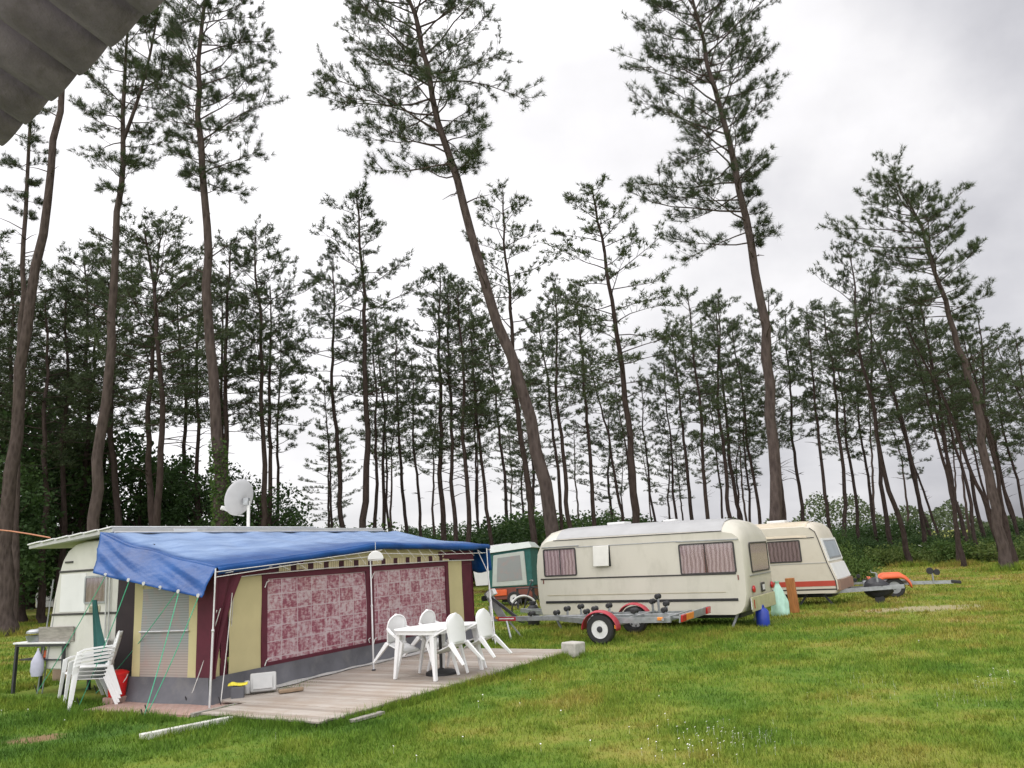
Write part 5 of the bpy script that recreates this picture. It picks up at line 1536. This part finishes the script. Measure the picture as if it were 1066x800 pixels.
GL = 'pines of the dark stand on the left'
GM = 'pines of the open stand in the middle'
GR = 'pines of the stand on the right'
GF = 'far pines at the back of the wood'
LL = 'dark pine in the dense stand left of the satellite dish'
LM = 'slender pine in the open stand between the awning roof and the big leaning trunk'
LM2 = 'slender pine in the stand behind the long cream caravan'
LR = 'dark slanting pine in the stand right of the caravans'
LF = 'thin pine far back in the wood, seen between nearer trunks'
trees = [
    # (xb, xt, yt, D, kind, label, group, width)
    (374, 371, 208, 42, 2, 'tall slim pine with an open airy crown above the middle of the awning roof', None, 1.1),
    (564, 524, 204, 38, 0, 'tall pine just right of the big leaning trunk, its crown half behind it', None, 1.0),
    (667, 616, 197, 34, 0, 'left leaning pine with wide layered boughs above the long cream caravan', None, 1.12),
    (738, 715, 304, 47, 5, 'bushy topped pine left of the tall pine between the cream caravans', None, .95),
    (948, 884, 262, 43, 3, 'dark leaning pine with bare lower trunk standing right behind the orange trailer', None, 1.0),
    (1053, 1000, 345, 34, 2, 'dark upright pine sharing its foot with the tall leaning one at the right edge', None, .9),
    (999, 955, 300, 40, 1, 'dark leaning pine next left of the pair at the right edge of the lawn', None, 1.0),
    (153, 151, 238, 34, 3, 'stout pine with a broad dark crown between the forked pine and the ivy clad one', None, 1.25),
    (345, 337, 395, 58, 4, LM, GM, 1.), (366, 346, 276, 46, 1, LM, GM, 1.), (388, 388, 345, 50, 2, LM, GM, 1.), (395, 392, 330, 56, 4, LM, GM, 1.),
    (411, 404, 395, 60, 2, LM, GM, 1.), (446, 428, 372, 52, 1, LM, GM, 1.), (463, 458, 286, 46, 5, LM, GM, 1.1),
    (476, 466, 306, 44, 5, LM, GM, 1.), (489, 477, 296, 41, 0, LM, GM, 1.05), (501, 495, 395, 56, 2, LM, GM, 1.), (519, 488, 318, 45, 1, LM, GM, 1.), (532, 505, 340, 58, 2, LM, GM, 1.),
    (430, 412, 340, 55, 0, LM, GM, 1.),
    (603, 577, 298, 42, 1, LM2, GM, 1.), (624, 600, 300, 44, 2, LM2, GM, .95), (655, 612, 368, 54, 1, LM2, GM, 1.), (663, 640, 400, 60, 4, LM2, GM, 1.), (590, 560, 330, 50, 2, LM2, GM, 1.),
    (769, 745, 320, 48, 1, LM2, GM, 1.), (797, 762, 338, 52, 0, LM2, GM, .95), (692, 668, 398, 62, 2, LM2, GM, 1.), (707, 690, 370, 60, 5, LM2, GM, .9),
    (753, 735, 400, 70, 2, LM2, GM, 1.), (727, 700, 345, 56, 2, LM2, GM, 1.), (785, 770, 380, 60, 5, LM2, GM, .9), (780, 748, 310, 55, 2, LM2, GM, 1.),
    (822, 800, 308, 50, 5, LR, GR, 1.), (842, 818, 330, 52, 0, LR, GR, 1.), (869, 840, 322, 48, 1, LR, GR, 1.), (882, 858, 320, 48, 6, LR, GR, 1.), (897, 866, 345, 58, 0, LR, GR, 1.),
    (917, 886, 350, 60, 5, LR, GR, 1.), (930, 905, 300, 52, 1, LR, GR, 1.), (973, 943, 350, 60, 0, LR, GR, 1.), (965, 920, 320, 50, 3, LR, GR, 1.), (1012, 985, 330, 50, 1, LR, GR, 1.),
    (1030, 1000, 340, 55, 5, LR, GR, 1.), (1020, 975, 340, 44, 3, LR, GR, .95), (1064, 1028, 345, 50, 0, LR, GR, 1.), (1078, 1052, 365, 50, 5, LR, GR, 1.), (1092, 1062, 360, 46, 3, LR, GR, 1.), (1066, 1040, 400, 62, 5, LR, GR, 1.),
    (1110, 1080, 350, 44, 0, LR, GR, 1.), (1045, 1015, 380, 60, 6, LR, GR, 1.), (985, 950, 400, 64, 5, LR, GR, 1.),
    (1047, 938, 325, 35, 1, LR, GR, 1.1), (1004, 945, 350, 39, 2, LR, GR, 1.1), (1058, 1018, 330, 38, 1, LR, GR, 1.05),
    (161, 167, 250, 37, 0, LL, GL, 1.2), (131, 118, 255, 40, 3, LL, GL, 1.2), (187, 185, 300, 47, 1, LL, GL, 1.), (213, 210, 285, 44, 6, LL, GL, 1.), (244, 240, 258, 40, 0, LL, GL, 1.1),
    (237, 230, 300, 45, 1, LL, GL, 1.), (273, 266, 243, 40, 6, LL, GL, 1.), (281, 281, 300, 43, 1, LL, GL, 1.1), (62, 70, 300, 40, 0, LL, GL, 1.2), (77, 88, 268, 45, 3, LL, GL, 1.2), (44, 48, 305, 38, 5, LL, GL, 1.2),
    (22, 12, 290, 40, 0, LL, GL, 1.2), (-14, -8, 255, 40, 3, LL, GL, 1.2), (92, 100, 300, 45, 5, LL, GL, 1.2), (112, 108, 290, 50, 0, LL, GL, 1.2),
    (290, 292, 350, 52, 1, LL, GL, 1.), (-40, -30, 280, 42, 0, LL, GL, 1.2), (5, 20, 330, 46, 5, LL, GL, 1.2),
]
for xb, xt, yt, D, k, lab, g, w in trees:
    if lab == LR and xb > 940 and D > 43: xt -= 24
    plant(xb, xt, yt, D, k, lab, g, w)
for i in range(20):
    xb = 350 + 760 * (i + rp.random()) / 20; D = rp.uniform(72, 108)
    yt = 470 - 55 * rp.random() - (40 if xb > 780 else 0) + (D - 66) * .4
    plant(xb, xb - rp.uniform(4, 22) * (xb > 560), yt, D, rp.choice((2, 4, 7, 4)), LF, GF, 1.1)

GS = 'small young pines between the trunks of the open stand'
for xb, xt, yt, D in ((552, 549, 400, 62), (548, 545, 440, 70), (700, 696, 452, 70), (640, 634, 430, 66), (345, 343, 455, 66), (775, 768, 450, 66)):
    plant(xb, xt, yt, D, rp.choice((5, 0, 6)), 'small young pine low between the taller trunks of the stand', GS, 1.35)

# ---- broadleaf trees and bushes
def leafy(seed, clumps, per, leaf, mat, parent, trunk=None, limbs=None):
    rng = np.random.default_rng(seed); cs = []; ts = []
    for (x, y, z, r) in clumps:
        n = int(per * r * r)
        d = rng.normal(size=(n, 3)); d /= np.linalg.norm(d, axis=1)[:, None]
        rad = r * (rng.uniform(0, 1, n) ** .42) * (1 + .25 * np.sin(d[:, 0] * 5 + x) * np.sin(d[:, 1] * 4 + y))
        p = np.array([x, y, z]) + d * rad[:, None] * np.array([1, 1, .8])
        cs.append(p); ts.append(np.clip(rng.uniform(0, 1) * .5 + rng.uniform(0, .5, n), 0, 1))
    c = np.concatenate(cs); t = np.concatenate(ts)
    k = c[:, 2] > .02; c = c[k]; t = t[k]
    v, f, t4 = leaf_quads(c, leaf, rng, t)
    return np_mesh('crown', v, f, mat, parent, t4, 4)


def broad_tree(seed, H, R, mat, per=260, leaf=.30):
    rr = random.Random(seed)
    t = thing('broadleaf_tree', 'broadleaf', 'broadleaf tree', (0, 0, 0))
    b = MB(); b.tube([(0, 0, 0), (.1, .05, H * .3), (-.05, .1, H * .6), (0, 0, H * .9)], [.2, .15, .10, .03], 8)
    cl = []
    for k in range(26):
        z = H * (.16 + .80 * (k + rr.random()) / 26); w = R * math.sin(PI * min(1, .12 + .80 * (z / H))) ** .7
        a = k * 2.4 + rr.uniform(-.4, .4); r = w * rr.uniform(.35, .95)
        c = (r * math.cos(a), r * math.sin(a), z); cl.append((*c, R * rr.uniform(.22, .42)))
        b.tube([(0, 0, z * .75), (c[0] * .5, c[1] * .5, z * .9), c], [.06, .04, .012], 4, False)
    b.build('trunk', 'bark_d', t, True)
    leafy(seed, cl, per, leaf, mat, t)
    t['H'] = H
    return t


def bush(seed, H, R, mat, per=330, leaf=.22, name='bush'):
    rr = random.Random(seed)
    t = thing(name, 'bush', 'bush', (0, 0, 0))
    b = MB(); cl = []
    for k in range(14):
        a = k * 2.4; r = R * math.sqrt((k + .5) / 14) * .85; z = H * rr.uniform(.25, .80) * (1 - .35 * (r / R) ** 2)
        c = (r * math.cos(a), r * math.sin(a), z); cl.append((*c, R * rr.uniform(.30, .45)))
        b.tube([(0, 0, 0), (c[0] * .4, c[1] * .4, z * .6), c], [.05, .03, .01], 4, False)
    b.build('stems', 'bark_d', t, True)
    leafy(seed, cl, per, leaf, mat, t)
    t['H'] = H
    return t


BT = [broad_tree(201, 9, 3.0, 'leaves', 230, .24), broad_tree(202, 10, 2.6, 'leaves', 230, .24), broad_tree(203, 8, 3.2, 'leaves', 220, .24)]
BU = [bush(211, 3.2, 2.2, 'leaves', 560, .15), bush(212, 2.6, 2.4, 'leaves_l', 520, .15), bush(213, 4.2, 2.0, 'leaves', 560, .15)]
YP = [bush(221, 5.0, 2.2, 'needles_far', 380, .20), bush(222, 6.0, 2.0, 'needles_far', 380, .20)]
LOW = [bush(231, 1.3, 1.6, 'leaves_l', 460, .14), bush(232, 1.0, 1.7, 'rough_grass', 520, .13)]
flag = {}


def put(src, x, D, h, label, group, cat=None, wide=1.0, name=None):
    foot = base(x, D); foot.z = -.05
    if src.name not in flag:
        flag[src.name] = 1; o = src; o.location = foot; o['label'] = label; o['group'] = group
    else:
        o = dup(src, foot, 0, label, group)
    s = h / src['H'] * rp.uniform(.93, 1.07)
    o.scale = (s * wide, s * wide, s); o.rotation_euler = (0, 0, rp.uniform(0, 6.28))
    if cat: o['category'] = cat
    return o


def h_at(y, x, D):  # height that reaches picture row y at distance D
    return at(x, y, D).z


GBL = 'broadleaf trees under the left pines'
for x, D, y in ((-30, 40, 420), (20, 46, 430), (60, 44, 445), (100, 46, 450), (140, 45, 480), (175, 47, 465), (205, 44, 492), (236, 46, 490), (270, 44, 494), (-5, 36, 470), (285, 48, 520), (75, 56, 425), (30, 60, 400), (165, 60, 480), (-50, 52, 400)):
    put(BT[rp.choice((0, 1, 0, 1, 2))] if x < 250 else BT[2], x, D, h_at(y, x, D), 'dark leafy tree filling the space under the left pines', GBL, None, 1.15)
GBB = 'bushes along the wood edge on the left'
for i in range(16):
    x = -50 + 24 * i; D = rp.uniform(56, 64)
    put(BU[rp.choice((0, 2))], x, D, rp.uniform(3.2, 5.0), 'dark bush low under the left trees', GBB, None, 1.35)
GYP = 'young pines far behind the awning'
for i in range(14):
    x = 285 + 21 * i + rp.uniform(-6, 6); D = rp.uniform(85, 110)
    put(YP[i % 2], x, D, h_at(535 + rp.uniform(-10, 10), x, D), 'pale rounded young pine far off behind the awning roof', GYP, None, 1.25)
GBM = 'green bushes along the wood edge behind the caravans'
for i in range(44):
    x = 392 + 16.2 * i + rp.uniform(-8, 8); D = rp.uniform(52, 68)
    yy = 542 + rp.uniform(-10, 10) - (12 if 520 < x < 720 else 0) + (2 if x > 800 else 0)
    if x < 450: yy += 6
    lab = 'leafy green bush in the thicket behind the caravans' if x < 860 else 'dark green bush at the wood edge right of the caravans'
    put(BU[rp.choice((0, 0, 1, 2, 2)) if x < 820 else rp.choice((0, 2))], x, D, h_at(yy, x, D), lab, GBM, None, rp.uniform(1.1, 1.5))
for i in range(22):
    x = 820 + 13.5 * i + rp.uniform(-6, 6); D = rp.uniform(46, 54)
    put(BU[rp.choice((0, 2))], x, D, h_at(558 + rp.uniform(-7, 7), x, D), 'dark green bush at the wood edge right of the caravans', GBM, None, rp.uniform(1.0, 1.4))
GLO = 'low brambles at the lawn edge on the right'
for i in range(30):
    x = 862 + 8.2 * i + rp.uniform(-5, 5); D = rp.uniform(43, 49)
    if 1052 < x: D += 4
    put(LOW[rp.choice((0, 1, 1))], x, D, rp.uniform(.7, 1.25), 'low bramble clump at the lawn edge on the right', GLO, 'bramble', rp.uniform(1.0, 1.5))
nb_ = put(BU[1], 880, 30.5, 1.9, 'light leafy bush just right of the tan caravan', GLO + ' near', None, .72); nb_.pop('group', None)
nb_ = put(BU[0], 866, 31.5, 2.5, 'taller dark bush hidden half behind the tan caravan front', GLO + ' near', None, .6); nb_.pop('group', None)
wp = MB().box((0, 0, .5), (.16, .16, 1.0)).build('marker_post', 'whitewood', None, bevel=.01); wp.location = base(961, 47); tag(wp, 'short pale post in the rough grass right of the orange trailer', 'post')

# distant wood that closes the horizon (one mass)
rng = np.random.default_rng(77)
n = 80000
ang = rng.uniform(-1.15, 1.15, n); dist = rng.uniform(125, 150, n)
X = dist * np.sin(ang); Y = dist * np.cos(ang)
topz = 5.2 + 1.8 * np.sin(ang * 21) + 1.2 * np.sin(ang * 53 + 1) + .8 * np.sin(ang * 131)
Z = topz * rng.uniform(0, 1, n) ** .8
v_, f_, t_ = leaf_quads(np.stack([X, Y, Z], 1), .55, rng)
fw_ = np_mesh('distant_wood', v_, f_, 'needles', None, t_, 4)
tag(fw_, 'distant low wood closing the view behind all the trees', 'wood', None, 'stuff')

# ================================================================== GROUND
gnd = MB().add([(-900, -300, 0), (900, -300, 0), (900, 1400, 0), (-900, 1400, 0)], [(0, 1, 2, 3)]).build('ground', 'ground')
tag(gnd, None, None, None, 'structure')
rdp = [G(1052, 586, .004), G(1075, 603, .004), G(1400, 640, .004), G(1400, 560, .004), G(1080, 584, .004)]
p_a, p_b = G(1058, 585), G(1160, 600)
dr = Vector((1, -.35, 0)).normalized(); pr_ = Vector((.35, 1, 0)).normalized()
c0 = G(1050, 588)
rd__ = MB().add([tuple(c0 + dr * a + pr_ * b + Vector((0, 0, .005))) for a, b in ((-.4, 0), (60, 0), (60, 3.0), (2, 3.0))], [(0, 1, 2, 3)]).build('road', 'road')
tag(rd__, None, None, None, 'structure')

# grass blades: dense near the camera, thinning out with distance
rng = np.random.default_rng(9)


def in_frame_free(x, y):
    """keep blades off the deck, the awning and the paving"""
    dxv = x - A0.x; dyv = y - A0.y
    u = dxv * AF.x + dyv * AF.y; w = dxv * AP.x + dyv * AP.y
    bad = (u > -.08) & (u < 7.5) & (w > -.2) & (w < 5.0)
    bad |= (u > -.84) & (u < .0) & (w > -.45) & (w < 1.66)
    bad |= (u > -.05) & (u < .5) & (w > -.72) & (w < 0)
    ux = (x - dk0.x) * ddx.x + (y - dk0.y) * ddx.y; wy = -(x - dk0.x) * ddx.y + (y - dk0.y) * ddx.x
    bad |= (ux > -.0) & (ux < 6.32) & (wy > -1.77) & (wy < .4)
    # worn patches
    q1 = np.sqrt(((x - 9.3) / 1.7) ** 2 + ((y - 19.6) / .9) ** 2) + .25 * np.sin(x * 5 + y * 2) * np.sin(y * 9 - x)
    q2 = np.sqrt(((x + 5.9) / .45) ** 2 + ((y - 10.05) / .34) ** 2) + .3 * np.sin(x * 13) * np.sin(y * 17)
    pr = np.minimum(q1, q2); bad |= np.random.default_rng(3).uniform(0, 1, len(x)) > np.clip((pr - .35) / .7, .06, 1)
    return ~bad


def lump(x, y):
    return .5 + .28 * np.sin(x * 1.7 + 1.3 * np.sin(y * .9)) * np.sin(y * 1.3 + .8 * np.sin(x * 1.1)) + .22 * np.sin(x * 4.1 + 2 * np.sin(y * 2.3)) * np.sin(y * 3.7 + x)


n = 620000
D = 4.6 * (46 / 4.6) ** (rng.uniform(0, 1, n) ** 1.25)
X = rng.uniform(-1, 1, n) * (D * .72 + .9)
k = in_frame_free(X, D)
X, D = X[k], D[k]; n = len(X)
lp_ = lump(X, D)
sc_ = np.clip(D / 9, .8, 4.5)
keep = rng.uniform(0, 1, n) < np.clip(.30 + 1.0 * lp_, .2, 1)
X, D, lp_, sc_ = X[keep], D[keep], lp_[keep], sc_[keep]; n = len(X)
lush = np.clip(1.3 - np.hypot(X + 7, D - 10) / 9, 0, 1)
hgt = (.022 + .032 * lp_ + .032 * lush * lp_) * rng.uniform(.5, 1.35, n) * np.clip(sc_, .9, 1.7)
wid = .0042 * sc_ * rng.uniform(.7, 1.4, n)
az = rng.uniform(0, 2 * PI, n); ba = rng.uniform(0, 2 * PI, n); ln_ = rng.uniform(.1, .8, n)
bx, by = np.cos(ba) * wid, np.sin(ba) * wid
v = np.empty((n * 3, 3))
v[0::3] = np.stack([X - bx, D - by, np.zeros(n)], 1); v[1::3] = np.stack([X + bx, D + by, np.zeros(n)], 1)
v[2::3] = np.stack([X + np.cos(az) * ln_ * hgt, D + np.sin(az) * ln_ * hgt, hgt], 1)
tone = np.repeat(rng.uniform(0, 1, n), 3)
gs = np_mesh('grass', v, np.arange(n * 3).reshape(-1, 3), 'blades', None, tone)
tag(gs, 'short patchy lawn grass covering the pitch', 'grass', None, 'stuff')
# longer tufts along the deck, under the tables and round the feet of things
tv = []; rg = random.Random(4)


def tufts_along(p, q, n, spread, h):
    for _ in range(n):
        c = Vector(p).lerp(Vector(q), rg.random()) + Vector((rg.gauss(0, spread), rg.gauss(0, spread), 0))
        tv.append((c.x, c.y, h * rg.uniform(.5, 1.25)))


de = lambda x, y: dk0 + ddx * x + Vector((-ddx.y, ddx.x, 0)) * y
tufts_along(de(0, -1.86), de(6.4, -1.86), 900, .05, .13)
tufts_along(de(-.06, -1.7), de(-.06, -.2), 260, .06, .12)
tufts_along(G(146, 771), G(241, 752), 260, .09, .12)
tufts_along(aw(-.92, -.4), aw(-.92, 1.6), 500, .12, .13)
tufts_along(G(20, 715), G(120, 730), 900, .30, .12)
tufts_along(G(20, 730), G(140, 745), 700, .30, .10)
tufts_along(G(585, 684), G(612, 684), 110, .06, .12)
tufts_along(BO + BD * .3, BO + BD * 4.9, 900, .30, .12)
tufts_along(TO + TX * -3, TO + TX * 1.6, 500, .35, .11)
tufts_along(CO + BD * 2.5, CO + BD * 6.3, 500, .25, .12)
for hx, hd in ((6, 30), (1047, 33.5), (1053, 34), (948, 43), (999, 40)):
    c = base(hx, hd); tufts_along(c, c, 260, .42, .3)
for _ in range(420):
    dd_ = 6.0 * (22 / 6.0) ** rg.random(); c = Vector((rg.uniform(-.7, .7) * dd_, dd_, 0))
    if in_frame_free(np.array([c.x]), np.array([c.y]))[0]: tufts_along(c, c, 12, .07, .07)
tvn = np.array(tv); ok = in_frame_free(tvn[:, 0], tvn[:, 1]); tvn = tvn[ok]
m_ = 7; n = len(tvn) * m_
C_ = np.repeat(tvn, m_, 0); X = C_[:, 0] + rng.normal(0, .018, n); Y = C_[:, 1] + rng.normal(0, .018, n); hgt = C_[:, 2] * rng.uniform(.5, 1.15, n)
az = rng.uniform(0, 2 * PI, n); ba = rng.uniform(0, 2 * PI, n); wid = .0048 * np.clip(Y / 12, .8, 3); ln_ = rng.uniform(.15, .75, n)
v = np.empty((n * 3, 3)); bx, by = np.cos(ba) * wid, np.sin(ba) * wid
v[0::3] = np.stack([X - bx, Y - by, np.zeros(n)], 1); v[1::3] = np.stack([X + bx, Y + by, np.zeros(n)], 1)
v[2::3] = np.stack([X + np.cos(az) * ln_ * hgt, Y + np.sin(az) * ln_ * hgt, hgt], 1)
gt = np_mesh('long_grass', v, np.arange(n * 3).reshape(-1, 3), 'blades', None, np.repeat(rng.uniform(0, 1, n), 3))
tag(gt, 'longer grass tufts along the deck edge and round the feet of things', 'grass', None, 'stuff')
# daisies and clover
fx = []
for cx_, cy_, sx, sy, k in ((745, 767, 30, 6, 34), (790, 772, 22, 6, 26), (720, 785, 40, 7, 22), (895, 712, 14, 5, 14), (925, 724, 10, 4, 8), (1015, 725, 30, 9, 30), (1045, 712, 20, 6, 14), (700, 735, 120, 30, 14), (340, 770, 120, 20, 8), (75, 735, 60, 20, 14), (900, 730, 120, 40, 16)):
    for _ in range(k):
        px__, py__ = rg.gauss(cx_, sx), rg.gauss(cy_, sy)
        if py__ > 625: fx.append(G(px__, py__))
fx = np.array([(p.x, p.y, rg.uniform(.05, .085)) for p in fx if in_frame_free(np.array([p.x]), np.array([p.y]))[0]])
vs, fs = [], []
for x, y, z in fx:
    r = rg.uniform(.0055, .009) * max(1, y / 12); b0 = len(vs)
    vs += [(x + r * math.cos(t), y + r * math.sin(t), z + .5 * r * math.sin(t + x)) for t in np.linspace(0, 2 * PI, 7)[:-1]] + [(x - .001, y, 0), (x + .001, y, 0), (x, y, z)]
    fs += [tuple(range(b0, b0 + 6)), (b0 + 6, b0 + 7, b0 + 8)]
o = MB().add(vs, fs).build('daisies', 'daisy'); tag(o, 'tiny white daisies scattered in the lawn', 'flowers', None, 'stuff')

# ================================================================== SKY AND LIGHT
w = bpy.data.worlds.new('World'); scene.world = w; w.use_nodes = True
nt = w.node_tree; nt.nodes.clear()
out = nt.nodes.new('ShaderNodeOutputWorld')
sky = nt.nodes.new('ShaderNodeTexSky'); sky.sky_type = 'NISHITA'; sky.sun_disc = False
EL, AZ = math.radians(52), math.radians(-60)           # azimuth from +Y towards +X
sky.sun_elevation = EL; sky.sun_rotation = AZ
b1 = nt.nodes.new('ShaderNodeBackground'); b1.inputs['Strength'].default_value = .08
nt.links.new(sky.outputs[0], b1.inputs['Color'])
tc = nt.nodes.new('ShaderNodeTexCoord')
sp = nd(nt, 'ShaderNodeSeparateXYZ'); nt.links.new(tc.outputs['Generated'], sp.inputs[0])
X_, Y_, Z_ = sp.outputs
zc = mth(nt, 'ADD', mth(nt, 'MAXIMUM', Z_, 0.0), .22)
cv = nd(nt, 'ShaderNodeCombineXYZ'); nt.links.new(mth(nt, 'DIVIDE', X_, zc), cv.inputs[0]); nt.links.new(mth(nt, 'DIVIDE', Y_, zc), cv.inputs[1])
n1 = noise(nt, cv.outputs[0], .9, 6, .55)
n2 = noise(nt, cv.outputs[0], .42, 3, .5)
# brighter to the left and overhead, a grey bank of cloud to the right
side = mth(nt, 'MULTIPLY_ADD', X_, .5, .5)
br_ = ramp(nt, side, [(.20, 1.25), (.50, 1.12), (.62, .95), (.72, .78), (.95, .66)])
lowd = ramp(nt, Z_, [(.0, .80), (.22, .98), (.40, 1.0)])
zen = ramp(nt, Z_, [(.55, .0), (.9, 1.0)])
bhd = ramp(nt, mth(nt, 'MULTIPLY_ADD', Y_, -.5, .5), [(.5, 0.), (.8, 1.)])
n3 = noise(nt, tc.outputs['Generated'], 4.2, 6, .55)
n4 = noise(nt, tc.outputs['Generated'], 2.1, 3, .5)
bank = ramp(nt, side, [(.5, .25), (.75, 1.0)])
val = mth(nt, 'MULTIPLY', br_, lowd)
blot = mth(nt, 'MULTIPLY_ADD', mth(nt, 'SUBTRACT', n3, .5), .9, mth(nt, 'MULTIPLY', mth(nt, 'SUBTRACT', n4, .5), 1.1))
val = mth(nt, 'MULTIPLY', val, mth(nt, 'MULTIPLY_ADD', blot, bank, 1.04))
cl = mth(nt, 'MULTIPLY_ADD', mth(nt, 'SUBTRACT', n1, .5), .75, mth(nt, 'MULTIPLY_ADD', mth(nt, 'SUBTRACT', n2, .5), .55, 1.0))
val = mth(nt, 'MULTIPLY', val, cl)
val = mth(nt, 'MULTIPLY', val, mth(nt, 'ADD', 1.0, mth(nt, 'MULTIPLY', mth(nt, 'MAXIMUM', zen, mth(nt, 'MULTIPLY', bhd, .8)), 1.5)))
tint = mixc(nt, ramp(nt, val, [(.5, 0.), (1.0, 1.)]), (.90, .90, .98), (1.0, .985, 1.0))
b2 = nt.nodes.new('ShaderNodeBackground'); nt.links.new(tint, b2.inputs['Color']); nt.links.new(val, b2.inputs['Strength'])
mx = nt.nodes.new('ShaderNodeMixShader'); mx.inputs[0].default_value = .93
nt.links.new(b1.outputs[0], mx.inputs[1]); nt.links.new(b2.outputs[0], mx.inputs[2]); nt.links.new(mx.outputs[0], out.inputs[0])
sl_ = bpy.data.lights.new('sun', 'SUN'); sl_.energy = 1.0; sl_.angle = math.radians(25); sl_.color = (1, .96, .9)
so = bpy.data.objects.new('sun', sl_); col.objects.link(so)
dv = Vector((math.sin(AZ) * math.cos(EL), math.cos(AZ) * math.cos(EL), math.sin(EL)))
so.rotation_mode = 'QUATERNION'; so.rotation_quaternion = Vector((0, 0, 1)).rotation_difference(dv)
so.location = dv * 60

vs_ = scene.view_settings
vs_.view_transform = 'Standard'; vs_.look = 'None'; vs_.gamma = 1.0; vs_.use_curve_mapping = False; vs_.exposure = 0.0
scene.display_settings.display_device = 'sRGB'
scene.render.engine = 'CYCLES'
scene.cycles.max_bounces = 6; scene.cycles.transparent_max_bounces = 12
scene.cycles.use_denoising = True
